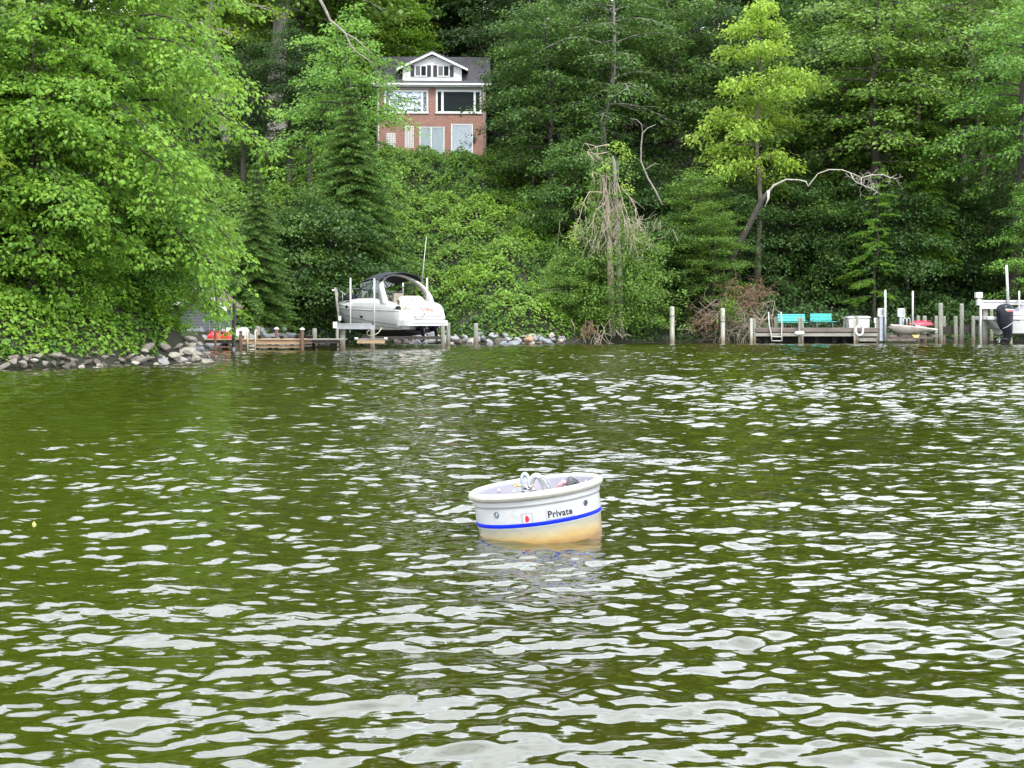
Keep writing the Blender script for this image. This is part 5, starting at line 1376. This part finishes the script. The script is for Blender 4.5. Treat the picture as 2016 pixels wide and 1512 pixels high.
d = RD + 1.0; t = T('storage_box', 'white dock storage box with flared lid behind the life ring', 'storage box', (X(1691, d), d, zt2))
m_ = MB(); x0, x1 = X(1671, d), X(1712.5, d)
m_.prism([(x0 + .05, zt2 - .1), (x1 - .03, zt2 - .1), (x1, Z(626, d)), (x0 - .02, Z(626, d))], 'y', d, d + .7)
for q in (.18, .39, .62, .85): m_.bb(x0 + (x1 - x0) * q, x0 + (x1 - x0) * q + .03, d - .018, d - .002, zt2 - .1, Z(628, d))
t.part('box', m_, WHITE)
m_ = MB(); m_.prism([(x0 - .08, Z(626, d) + .002), (x1 + .05, Z(626, d) + .002), (x1 + .03, Z(623.5, d)), (x1 - .1, Z(622, d)), (x0 + .1, Z(622, d)), (x0 - .05, Z(623.5, d))], 'y', d - .06, d + .75); t.part('lid', m_, WHITE)
# power pedestals
LENS = glass('lamp_lens', (.75, .78, .75), .25)
def pedestal(px, py0, d, wpx, label, base):
    t = T('dock_light', label, 'dock light', (X(px, d), d, 0), group='dock light pedestals')
    w_ = wpx / F * d; x = X(px, d); m_ = MB(); m_.bb(x - w_ * .3, x + w_ * .3, d, d + .18, zt2 - (.7 if base else 0), Z(py0 + 17, d)); t.part('post', m_, mat('pale_blue_post', (.38, .42, .47), .5, var=.2))
    m_ = MB(); m_.bb(x - w_ / 2, x + w_ / 2, d - .03, d + .25, Z(py0 + 17, d) + .002, Z(py0 + 15, d)); m_.bb(x - w_ / 2, x + w_ / 2, d - .03, d + .25, Z(py0 + 2.5, d), Z(py0, d))
    for a in (-1, 1): m_.bb(x + a * w_ / 2 - .025, x + a * w_ / 2 + .025, d - .025, d + .02, Z(py0 + 15, d), Z(py0 + 2.5, d)); m_.bb(x + a * w_ / 2 - .02, x + a * w_ / 2 + .02, d + .2, d + .24, Z(py0 + 15, d), Z(py0 + 2.5, d))
    hd = t.part('lamp_housing', m_, PVC)
    m_ = MB(); m_.bb(x - w_ * .38, x + w_ * .38, d + .02, d + .18, Z(py0 + 14.9, d), Z(py0 + 2.6, d)); t.part('lens', m_, LENS, parent=hd)
pedestal(1735.5, 606.5, RD - .1, 11, 'square headed dock light left of the first tall white pole', True)
pedestal(1775, 607, RD + 1.0, 12, 'square headed dock light behind the stern of the dinghy', False)
b_ = MB(); d = RD + 1.2; b_.bb(X(1721, d), X(1727, d), d, d + .12, Z(636, d), Z(625.5, d)); b_.bb(X(1723, d), X(1725, d), d + .02, d + .08, zt2, Z(636, d) - .001); one('outlet_box', b_, PVC, 'small white outlet box on a stub left of the dock light', 'outlet', (X(1724, d), d, zt2))
def white_pole(px, y0, y1, d, r, label, lean=0, grp='tall white poles'):
    m_ = MB(); rr_ = r / F * d
    m_.tube([(X(px, d) + lean, d, Z(y1, d)), (X(px, d), d, Z(y0, d)), (X(px, d), d, Z(y0, d) + .04)], [rr_, rr_, rr_ * .4], 10)
    one('marker_pole', m_, PVC, label, 'pole', (X(px, d) + lean, d, Z(y1, d)), group=grp)
white_pole(1743, 572, 663, RD - .3, 2.1, 'tall white pole beside the square dock light')
white_pole(1797, 574, 642, RD + .3, 1.9, 'tall white pole rising behind the middle of the dinghy')
for k, px in enumerate((1779, 1786)):
    m_ = MB(); d = RD + .9 + k * .3
    m_.tube([(X(px, d), d, Z(642, d)), (X(px, d), d, Z(630, d)), (X(px + 1, d), d, Z(626.5, d)), (X(px + 3, d), d, Z(625.5, d)), (X(px + 5, d), d, Z(627, d)), (X(px + 6, d), d, Z(641, d))], .026, 7)
    one('hand_rail', m_, PVC, ['curved white hand rail left of its twin behind the dinghy', 'curved white hand rail nearest the faded red kayak'][k], 'hand rail', (X(px, d), d, Z(642, d)), group='curved hand rails behind the dinghy')
kayak(X(1789, RD + 1.3), X(1837, RD + 1.3), RD + 1.35, Z(641.5, RD), .26, .6, PINKP, 'faded red upturned kayak behind the white dinghy', .05)
# walkway further right
wk = T('walkway', 'dark narrow walkway on grey posts between the dinghy and the right boat lift', 'walkway', (X(1880, 82), 82, 0))
beam(wk, 'face_board', 1838, 1926, 643, 655.5, 82, WOODD, .1)
x = X(1838, 82)
while x < X(1927, 82):
    b_ = MB(); b_.bb(x, x + .135, 82.11, 83.4, Z(643, 82) - .04, Z(643, 82)); wk.part('plank', b_, WOODD); x += .146
for px, top, bot, r, dd in ((1807.5, 622, 660, 3.6, -.4), (1820.5, 622, 660, 4.2, .2), (1843, 622, 660, 3.4, -.3), (1858.5, 623, 664, 3.6, .2), (1881.5, 623, 666, 4.0, -.25), (1916, 622, 668, 3.6, -.25)):
    b_ = MB(); pile(b_, px, top, 82 + dd, r, z0=-.8); wk.part('piling', b_, PILEG)
# white dinghy on low stringers
DG = 79.6
dg = T('dinghy', 'small white sailing dinghy with crumpled tarp resting on timbers by the dock', 'dinghy', (X(1799, DG), DG, Z(652, DG)))
Lg = X(1846, DG) - X(1752.5, DG); m_ = MB(); rows_ = []; dk_ = []
for i in range(13):
    u = i / 12; xx = -Lg / 2 + Lg * u
    wv = .55 * math.sin(PI * (.18 + .80 * (1 - abs(u - .35) ** 1.6 * 1.0) * .5)) * (1 if u < .6 else max(.05, 1 - ((u - .6) / .4) ** 2 * .92)) * min(1, .55 + u * 3)
    zs = .31 - .25 * u ** 1.3; kz = -.15 + .30 * max(0, (.22 - u) / .22) ** 1.6 + .15 * max(0, (u - .3) / .7)
    rows_.append([(xx, -wv, zs), (xx, -wv * .9, zs * .45 + kz * .3), (xx, -wv * .5, kz + .02), (xx, 0, kz), (xx, wv * .5, kz + .02), (xx, wv * .9, zs * .45 + kz * .3), (xx, wv, zs)])
    dk_.append([(xx, -wv * .98, zs + .002), (xx, -wv * .5, zs + .05), (xx, 0, zs + .07), (xx, wv * .5, zs + .05), (xx, wv * .98, zs + .002)])
m_.grid(rows_); m_.add(rows_[0], [tuple(range(7))]); dg.part('hull', m_, mat('aged_white_hull', (.50, .47, .43), .5, col2=(.38, .33, .29), scale=3), w=False)
m_ = MB(); m_.grid(dk_); dg.part('deck', m_, MATS['aged_white_hull'], w=False)
m_ = MB(); rows_ = []
for i in range(14):
    u = i / 13; xx = .0 + (Lg / 2 + .0) * u
    rows_.append([(xx, .42 * (1 - u * .8) * c_, .24 - .20 * u ** 1.2 + .12 * (1 - c_ * c_) * (1 - u) + rnd.gauss(0, .022) - (.08 if abs(c_) == 1 else 0)) for c_ in np.linspace(-1, 1, 9)])
m_.grid(rows_, smooth=False); dg.part('tarp', m_, mat('mottled_tarp', (.42, .39, .34), .8, col2=(.14, .12, .10), scale=9, bump=.8), w=False)
for px in (1768, 1826):
    b_ = MB(); b_.box((X(px, DG) - dg.loc.x, 0, -.22), (.16, 1.3, .14)); dg.part('bunk', b_, WOODD, w=False)
b_ = MB(); b_.prism([(X(1790, DG), Z(659, DG)), (X(1806, DG), Z(659, DG)), (X(1803, DG), Z(665, DG)), (X(1795, DG), Z(665, DG))], 'y', DG - .5, DG - .35); dg.part('yellow_float', b_, mat('yellow_foam_block', (.5, .42, .16), .8, var=.2))
b_ = MB(); b_.bb(X(1750, DG), X(1846, DG), DG - .2, DG + .05, Z(663, DG), Z(659, DG)); b_.bb(X(1744, DG), X(1800, DG), DG - .4, DG - .25, Z(671, DG), Z(667, DG)); one('floating_timber', b_, FB, 'old brown timbers floating under the white dinghy', 'timbers', (X(1798, DG), DG, 0))

# ------------------------------------------------------------------ right boat lift with outboard boat
QL = 78.5
ql = T('boat_lift', 'white beamed boat lift at the right edge with double piling and white caps', 'boat lift', (X(1935, QL), QL, 0))
b_ = MB(); pile(b_, 1939, 600, QL, 5.6); ql.part('piling', b_, PILEG)
b_ = MB(); pile(b_, 1930.5, 606, QL + .1, 3.6); ql.part('piling', b_, WOODR if False else PILEG)
b_ = MB(); pile(b_, 1952, 608, QL + 3.6, 3.4); ql.part('piling', b_, PILEG)
b_ = MB(); b_.cyl((X(1929, QL), QL - .25, -.3), (X(1927.5, QL), QL - .25, Z(602, QL)), .045, n=8); ql.part('conduit', b_, PVC)
b_ = MB(); b_.bb(X(1930, QL), X(2120, QL), QL - .22, QL + .1, Z(600, QL), Z(591.5, QL)); b_.bb(X(1930, QL), X(2120, QL), QL - .30, QL - .222, Z(594.2, QL), Z(591, QL)); b_.bb(X(1926, QL), X(1966, QL), QL - .28, QL - .222, Z(608, QL), Z(597.5, QL)); ql.part('top_beam', b_, WHITE)
b_ = MB(); b_.bb(X(1919.5, QL), X(1931.8, QL), QL - .25, QL + .1, Z(586.5, QL), Z(575.5, QL)); ql.part('gear_box', b_, PVC)
b_ = MB(); b_.bb(X(1921.5, QL), X(1931, QL), QL - .3, QL + .05, Z(601, QL), Z(590, QL)); b_.bb(X(1923.5, QL), X(1929, QL), QL - .15, QL - .05, Z(590, QL) + .001, Z(586.5, QL) - .001); ql.part('motor_box', b_, PVC)
white_pole(1981.5, 523, 600, QL - .4, 2.6, 'very tall leaning white guide pole at the right edge', lean=.09)
white_pole(2006.5, 574, 626, QL - .5, 1.7, 'shorter white pole standing at the side of the lifted outboard boat')
ob = T('outboard_boat', 'white outboard boat with grey cover on the right boat lift, cut by the picture edge', 'motor boat', (X(1960, 77.6), 77.6, 0))
d = 77.6
m_ = MB(); rows_ = []
for px, wv in ((1976, 1.0), (2010, 1.05), (2060, 1.05), (2120, .9), (2180, .55), (2210, .1)):
    xx = X(px, d); up_ = max(0, px - 2060) / 150 * .5
    rows_.append([(xx, d - wv * .1, Z(628, d) + up_), (xx, d - wv * .08, Z(640, d) + up_), (xx, d + .0, Z(656, d) + up_), (xx, d + .9, Z(660, d) + up_), (xx, d + 1.8 * wv, Z(656, d) + up_), (xx, d + 2 * wv, Z(628, d) + up_)])
m_.grid(rows_, smooth=False); m_.add(rows_[0], [tuple(range(6))]); ob.part('hull', m_, WHITE)
b_ = MB(); b_.prism([(X(1943, d), Z(629, d)), (X(1943, d), Z(624, d)), (X(1946, d), Z(622.5, d)), (X(2180, d), Z(621, d)), (X(2180, d), Z(629, d))], 'y', d - .16, d + 2.0); ob.part('gunwale', b_, WHITE)
b_ = MB(); b_.prism([(X(1950, d), Z(629, d) - .003), (X(1980, d), Z(629, d) - .003), (X(1980, d), Z(650, d)), (X(1966, d), Z(646, d))], 'y', d + .1, d + 1.8); ob.part('engine_bracket', b_, WHITE)
b_ = MB(); b_.prism([(X(1986, d), Z(621, d)), (X(1997, d), Z(615.5, d)), (X(2018, d), Z(615, d)), (X(2024, d), Z(621, d))], 'y', d - .1, d + .4); ob.part('seat_back', b_, WHITE)
m_ = MB(); rows_ = []
for i in range(12):
    u = i / 11; px = 1990 + 190 * u
    rows_.append([(X(px, d), d - .05 + 2.0 * v_, Z(620, d) + (.62 * min(1, u * 5) * math.sin(PI * min(.97, max(.03, v_)) ** .8) + rnd.gauss(0, .03))) for v_ in np.linspace(0, 1, 9)])
m_.grid(rows_, smooth=False); ob.part('boat_cover', m_, TARP)
b_ = MB(); b_.tube([(X(1994, d), d - .17, Z(629.5, d)), (X(2000, d), d - .25, Z(631, d)), (X(2006, d), d - .17, Z(631, d))], .018, 6); ob.part('grab_rail', b_, BLACK)
# outboard motor (part of the boat)
oe = d - .35; m_ = MB()
def ell(cx_, cz_, rx_, ry_, n=12): return [(X(cx_, d) + rx_ * math.cos(a), oe + ry_ * math.sin(a), cz_ if not callable(cz_) else cz_(a)) for a in np.linspace(0, 2 * PI, n + 1)[:-1]]
sec = [(1976, 598.5, .10, .08), (1975.5, 600, .30, .22), (1974.5, 604, .42, .27), (1973.5, 611, .46, .29), (1973.5, 620, .45, .29), (1974, 628, .44, .27)]
m_.grid([ell(a, Z(b2_, d) + .0, c, e_) for a, b2_, c, e_ in sec], close=True); m_.add(ell(1976, Z(598.5, d), .10, .08), [tuple(range(12))]); mo = ob.part('outboard_motor', m_, BLACKG)
m_ = MB(); sec = [(1974, 628.2, .44, .27), (1974.5, 638, .40, .25), (1977, 647, .34, .20), (1979, 652, .27, .16), (1979.5, 662, .22, .10), (1979, 674, .10, .05)]
m_.grid([ell(a, Z(b2_, d), c, e_) for a, b2_, c, e_ in sec], close=True); m_.tube([(X(1966, d), oe, Z(669, d)), (X(1975, d), oe, Z(668, d)), (X(1986, d), oe, Z(669, d))], [.04, .10, .05], 10)
ob.part('motor_leg', m_, BLACKG, parent=mo)
m_ = MB(); m_.prism([(X(1971, d), Z(608, d)), (X(1988, d), Z(609, d)), (X(1989, d), Z(611, d)), (X(1972, d), Z(611, d))], 'y', oe - .30, oe - .2); ob.part('motor_decal', m_, mat('silver_decal', (.55, .55, .56), .35, var=.1), parent=mo)
m_ = MB(); m_.prism([(X(1973, d), Z(611.6, d)), (X(1988, d), Z(611.6, d)), (X(1986, d), Z(614, d)), (X(1975, d), Z(614, d))], 'y', oe - .305, oe - .2); ob.part('motor_decal', m_, mat('red_decal', (.5, .10, .10), .35, var=.3, scale=30), parent=mo)
m_ = MB(); m_.tube([(X(1966, d), oe - .28, Z(647, d)), (X(1975, d), oe - .3, Z(643, d)), (X(1989, d), oe - .25, Z(633, d))], .022, 6); ob.part('strap', m_, mat('grey_webbing2', (.3, .3, .31), .7, var=.1), parent=mo)
m_ = MB()
for k in range(3):
    a = k * 2.09 + .3; m_.box((X(1961.5, d), oe + .1 * math.cos(a), Z(669, d) + .1 * math.sin(a)), (.03, .12, .17), rx=a, ry=.4)
m_.tube([(X(1958, d), oe, Z(669, d)), (X(1966, d), oe, Z(669, d))], .045, 8); ob.part('propeller', m_, STEEL, parent=mo)
b_ = MB(); b_.bb(X(1944, 78), X(2100, 78), 78.4, 78.6, -.3, Z(672, 78)); ql.part('cradle_beam', b_, WOODD)
b_ = MB(); b_.cyl((X(1991, 77.9), 77.9, -.5), (X(1990, 77.9), 77.9, Z(652, 78)), .07, n=8); ql.part('cradle_post', b_, mat('tan_post', (.35, .3, .2), .8, var=.2))

# ------------------------------------------------------------------ dead wood
def branchy(mb, p, d, L_, r_, depth, rg, droop=0, split=3, wig=.25, minr=.006):
    n = 6; pts = [Vector(p)]; d = Vector(d).normalized()
    for i in range(n):
        d = (d + Vector((rg.gauss(0, wig), rg.gauss(0, wig), rg.gauss(0, wig) - droop))).normalized()
        pts.append(pts[-1] + d * L_ / n)
    mb.tube(pts, [max(minr, r_ * (1 - .6 * i / n)) for i in range(n + 1)], 5 if depth > 1 else 4, caps=False)
    if depth > 0:
        for k in range(split):
            i = rg.randint(2, n); q = pts[i]
            dd = (d + Vector((rg.gauss(0, .7), rg.gauss(0, .7), rg.gauss(0, .5)))).normalized()
            branchy(mb, q, dd, L_ * rg.uniform(.45, .7), r_ * .5, depth - 1, rg, droop, split, wig, minr)
    return pts
sd_ = 78.5
sn = T('dead_snag', 'broken dead tree draped with bare hanging vines above the shrub mound', 'dead tree', (X(1200, sd_), sd_, 1.0))
m_ = MB(); m_.tube([(X(1206, sd_), sd_ + .3, .4), (X(1203, sd_), sd_ + .2, Z(560, sd_)), (X(1199, sd_), sd_, Z(450, sd_)), (X(1196, sd_), sd_, Z(400, sd_)), (X(1187, sd_), sd_ - .1, Z(350, sd_))], [.2, .18, .15, .12, .08], 9); sn.part('trunk', m_, DEAD)
m_ = MB(); m_.tube([(X(1222, sd_), sd_ + .3, .4), (X(1218, sd_), sd_ + .3, Z(500, sd_)), (X(1213, sd_), sd_ + .3, Z(400, sd_)), (X(1210, sd_), sd_ + .2, Z(320, sd_)), (X(1206, sd_), sd_ + .2, Z(306, sd_))], [.2, .17, .13, .10, .05], 9); sn.part('trunk', m_, BARKG)
rg = random.Random(5)
for i in range(16):
    m_ = MB(); px = rg.uniform(1185, 1222); y0 = rg.uniform(305, 380); y1 = rg.uniform(440, 490)
    m_.tube([(X(px + rg.gauss(0, 3) * k, sd_) , sd_ - .3 + rg.gauss(0, .06), Z(y0 + (y1 - y0) * k / 5, sd_)) for k in range(6)], rg.uniform(.008, .018), 4, caps=False); sn.part('hanging_vine', m_, DEAD)
for px0, py0, path in ((1196, 380, [(1160, 378), (1148, 400), (1140, 430), (1130, 445)]), (1215, 360, [(1226, 400), (1236, 430), (1246, 470)]), (1192, 400, [(1172, 415), (1166, 440), (1172, 470)]), (1222, 370, [(1240, 390), (1250, 410), (1256, 430)]), (1200, 350, [(1180, 345), (1165, 340)]), (1198, 300, [(1175, 305), (1155, 300)]), (1198, 285, [(1175, 290), (1152, 284)]), (1200, 415, [(1185, 440), (1180, 475)]), (1218, 400, [(1232, 440), (1238, 480)])):
    m_ = MB(); pts = [(X(px0, sd_), sd_ - .2, Z(py0, sd_))] + [(X(a, sd_), sd_ - .25 - .15 * k, Z(b2_, sd_)) for k, (a, b2_) in enumerate(path)]
    m_.tube(pts, [.034 - .02 * k / len(path) for k in range(len(pts))], 5)
    for k in range(1, len(pts)):
        for _ in range(2): branchy(m_, pts[k], (rg.gauss(0, .5), -.2, -.5), rg.uniform(.4, .9), .018, 1, rg, droop=.15, split=3)
    sn.part('limb', m_, DEAD)
m_ = MB()
for i in range(60):
    px, py = rg.gauss(1220, 42), rg.uniform(425, 480); branchy(m_, (X(px, sd_), sd_ + rg.uniform(-1.6, -.6), Z(py, sd_)), (rg.gauss(0, .6), rg.gauss(0, .3), -1), rg.uniform(.5, 1.2), .014, 1, rg, droop=.1, split=2)
sn.part('dry_twigs', m_, DEAD, kind='stuff')
def sprigs(par, name, pts, n, m, size=.14, rs=.35):
    V, Fc, tn = spray_leaves(np.random.default_rng(len(pts) + n), np.array(pts), np.tile(np.array([[0, -.3, -.2]]), (len(pts), 1)), n, rs, .12, size, droop=.6)
    me = np_mesh(name, V, Fc, tn); me.materials.append(m); o = link(name, me, par.e); o.location = -par.loc; return o
sprigs(sn, 'vine_leaves', [tuple(Vector((X(px, sd_), sd_ - .4, Z(py, sd_)))) for px, py in ((1205, 283), (1222, 285), (1228, 300), (1232, 308), (1238, 302), (1226, 318), (1196, 320), (1188, 330), (1200, 334), (1226, 290), (1210, 292), (1234, 360), (1236, 374), (1138, 398), (1142, 402), (1132, 450), (1128, 462), (1120, 470), (1135, 440), (1126, 478))], 26, LM['yellow'])
# leafy cloak over the left stem and mound
sprigs(sn, 'vine_leaves', [(X(1172 + rg.gauss(0, 5), sd_), sd_ + rg.uniform(-.2, .6), Z(py, sd_)) for py in np.linspace(330, 480, 46)], 26, LM['mid'])
sprigs(sn, 'vine_leaves', [(X(rg.gauss(1215, 48), sd_), sd_ + rg.uniform(-1.8, .2), Z(rg.uniform(480, 640), sd_)) for _ in range(150)], 26, LM['mid'], rs=.5)
sprigs(sn, 'vine_leaves', [(X(rg.gauss(1208, 20), sd_), sd_ + rg.uniform(-.4, .4), Z(rg.uniform(340, 470), sd_)) for _ in range(34)], 22, LM['mid'])
# roots and hanging dead twigs at the waterline
rt = T('driftwood', 'tangle of bare roots and dead twigs hanging to the water under the shrub mound', 'dead branches', (X(1160, 78), 78, .2))
m_ = MB()
for i in range(18): px = rg.uniform(1090, 1230); branchy(m_, (X(px, 77.6), 77.6 + rg.uniform(-.6, .5), Z(rg.uniform(625, 655), 78)), (rg.gauss(0, .5), -.2, -1), rg.uniform(.8, 1.6), .03, 1, rg, droop=.12, split=2)
rt.part('grey_twigs', m_, DEAD, kind='stuff')
m_ = MB()
for i in range(14): branchy(m_, (X(1160 + rg.gauss(0, 5), 77.2), 77.1, Z(rg.uniform(628, 640), 77.2)), (rg.gauss(0, .4), -.2, -1), rg.uniform(.5, 1.0), .03, 1, rg, droop=.1, split=3)
rt.part('rusty_roots', m_, BROWN, kind='stuff')
t = T('fallen_branch', 'bare fallen branch lying on the vines above the right end of the riprap', 'branch', (X(1100, 80), 80, Z(578, 80)))
m_ = MB(); m_.tube([(X(1140, 80), 80, Z(570, 80)), (X(1115, 79.5), 79.5, Z(576, 80)), (X(1095, 79), 79, Z(577, 79)), (X(1072, 78.6), 78.6, Z(576, 79))], [.06, .05, .035, .015], 6); m_.tube([(X(1118, 79.5), 79.5, Z(576, 80)), (X(1085, 79), 79, Z(580, 79)), (X(1066, 78.6), 78.6, Z(590, 79))], [.04, .03, .012], 6); m_.tube([(X(1120, 79.5), 79.5, Z(575, 80)), (X(1095, 79), 79, Z(569, 79)), (X(1068, 78.6), 78.6, Z(571, 79))], [.035, .025, .01], 6); t.part('branch', m_, DEAD)
# brown dead brush between the second white piling and the dock
bd = 82.0
br = T('dead_brush', 'brown and grey dead brush pile between the white piling and the turquoise benches', 'brush', (X(1460, bd), bd, .3))
m_ = MB(); m2 = MB()
for i in range(95):
    px = rg.gauss(1455, 34); py = rg.uniform(585, 655)
    branchy(m_, (X(px, bd), bd + rg.uniform(-1, .8), Z(py, bd)), (rg.gauss(0, 1), rg.gauss(0, .4) - .2, rg.gauss(-.2, .7)), rg.uniform(.8, 1.9), .022, 1, rg, droop=.03, split=3, wig=.3)
for i in range(70):
    c_ = rg.choice(((1460, 585, 26, 14), (1388, 632, 18, 12), (1490, 575, 18, 6), (1440, 620, 18, 12)))
    branchy(m2, (X(rg.gauss(c_[0], c_[2]), bd), bd - .9 + rg.gauss(0, .3), Z(rg.gauss(c_[1], c_[3]), bd)), (rg.gauss(0, 1), -.2, rg.gauss(0, .5)), rg.uniform(.5, 1.0), .016, 2, rg, split=3, wig=.3)
br.part('grey_twigs', m_, DEAD, kind='stuff'); br.part('brown_twigs', m2, BROWN, kind='stuff')
sprigs(br, 'brown_leaves', [(X(rg.gauss(1465, 22), bd), bd - 1.0, Z(rg.gauss(586, 12), bd)) for _ in range(26)] + [(X(rg.gauss(1392, 18), bd), bd - .8, Z(rg.gauss(632, 9), bd)) for _ in range(22)], 14, leaf_mat('dead_leaves', (.09, .045, .025), (.26, .14, .08), .15), size=.12)
sprigs(br, 'green_leaves', [(X(rg.gauss(1432, 12), bd), bd - 1.3, Z(rg.gauss(605, 12), bd)) for _ in range(24)], 18, LM['bright'], size=.13)
# leaning broken tree with the bleached hanging limb
ld_ = 84.0
ln = T('leaning_tree', 'leaning broken trunk with a long bleached bare limb arching right over the dark wood', 'dead tree', (X(1440, ld_), ld_, 1.5))
m_ = MB(); m_.tube([(X(1432, ld_), ld_ + .6, Z(560, ld_)), (X(1445, ld_), ld_ + .4, Z(500, ld_)), (X(1475, ld_), ld_ + .2, Z(445, ld_)), (X(1500, ld_), ld_, Z(395, ld_)), (X(1512, ld_), ld_, Z(378, ld_))], [.22, .20, .17, .15, .12], 9); ln.part('trunk', m_, BARKD)
m_ = MB(); m_.tube([(X(1512, ld_), ld_ - .1, Z(376, ld_)), (X(1511, ld_), ld_ - .25, Z(392, ld_)), (X(1506, ld_), ld_ - .2, Z(404, ld_))], [.10, .07, .02], 7); ln.part('broken_end', m_, WHITEWOOD)
m_ = MB(); m_.tube([(X(1508, ld_), ld_, Z(384, ld_)), (X(1522, ld_), ld_ - .2, Z(366, ld_)), (X(1545, ld_), ld_ - .5, Z(355, ld_)), (X(1568, ld_), ld_ - .8, Z(357, ld_)), (X(1580, ld_), ld_ - 1, Z(361, ld_)), (X(1584, ld_), ld_ - 1, Z(370, ld_)), (X(1592, ld_), ld_ - 1.1, Z(359, ld_)), (X(1602, ld_), ld_ - 1.2, Z(346, ld_)), (X(1622, ld_), ld_ - 1.4, Z(339, ld_)), (X(1645, ld_), ld_ - 1.6, Z(340, ld_)), (X(1668, ld_), ld_ - 1.7, Z(349, ld_)), (X(1681, ld_), ld_ - 1.8, Z(356, ld_))], [.08, .065, .045, .036, .04, .032, .03, .03, .03, .027, .025, .022], 7)
bl = ln.part('limb', m_, WHITEWOOD)
for pth in ([(1681, 356), (1700, 351), (1722, 350), (1734, 356), (1745, 358)], [(1681, 356), (1680, 368), (1690, 374), (1702, 378), (1710, 384)], [(1660, 346), (1664, 358), (1672, 366), (1682, 370)]):
    m_ = MB(); pts = [(X(a, ld_), ld_ - 1.8 - .05 * k, Z(b2_, ld_)) for k, (a, b2_) in enumerate(pth)]
    m_.tube(pts, [.038 - .024 * k / len(pth) for k in range(len(pts))], 5)
    for p_ in pts[1:]:
        for _ in range(3): branchy(m_, p_, (rg.gauss(.3, .7), rg.gauss(0, .4), rg.gauss(.25, .5)), rg.uniform(.3, .7), .012, 1, rg, split=3)
    ln.part('twig', m_, WHITEWOOD, parent=bl)
# bare thin snag and crooked pale limb near the house
t = T('bare_sapling', 'thin crooked bare sapling between the vine snag and the grey green shrub', 'dead tree', (X(1300, 82), 82, 4))
m_ = MB(); m_.tube([(X(a, 82), 82, Z(b2_, 82)) for a, b2_ in ((1304, 404), (1290, 375), (1275, 350), (1262, 318), (1262, 290), (1265, 262), (1275, 252), (1292, 245))], [.06, .055, .05, .045, .04, .035, .025, .015], 6); m_.tube([(X(a, 82), 82, Z(b2_, 82)) for a, b2_ in ((1265, 262), (1263, 245), (1254, 236), (1240, 233))], [.03, .025, .02, .01], 5); m_.tube([(X(a, 82), 82, Z(b2_, 82)) for a, b2_ in ((1268, 335), (1280, 328), (1290, 322), (1300, 324))], [.03, .025, .015, .01], 5); t.part('trunk', m_, mat('grey_bark_pale', (.25, .23, .19), .85, var=.4))
t = T('bare_branch', 'long pale crooked bare limb hanging through the yellow green leaves left of the house', 'branch', (X(660, 82), 82, 14))
m_ = MB(); m_.tube([(X(a, 80), 80, Z(b2_, 80)) for a, b2_ in ((625, -10), (640, 18), (650, 40), (668, 55), (680, 66), (690, 90), (705, 105), (725, 118), (738, 128))], [.085, .08, .075, .07, .06, .05, .04, .03, .015], 7); m_.tube([(X(a, 80), 80, Z(b2_, 80)) for a, b2_ in ((680, 66), (700, 76), (720, 95), (740, 112))], [.05, .04, .03, .012], 6); t.part('limb', m_, mat('grey_bark_pale', (.25, .23, .19), .85, var=.4))
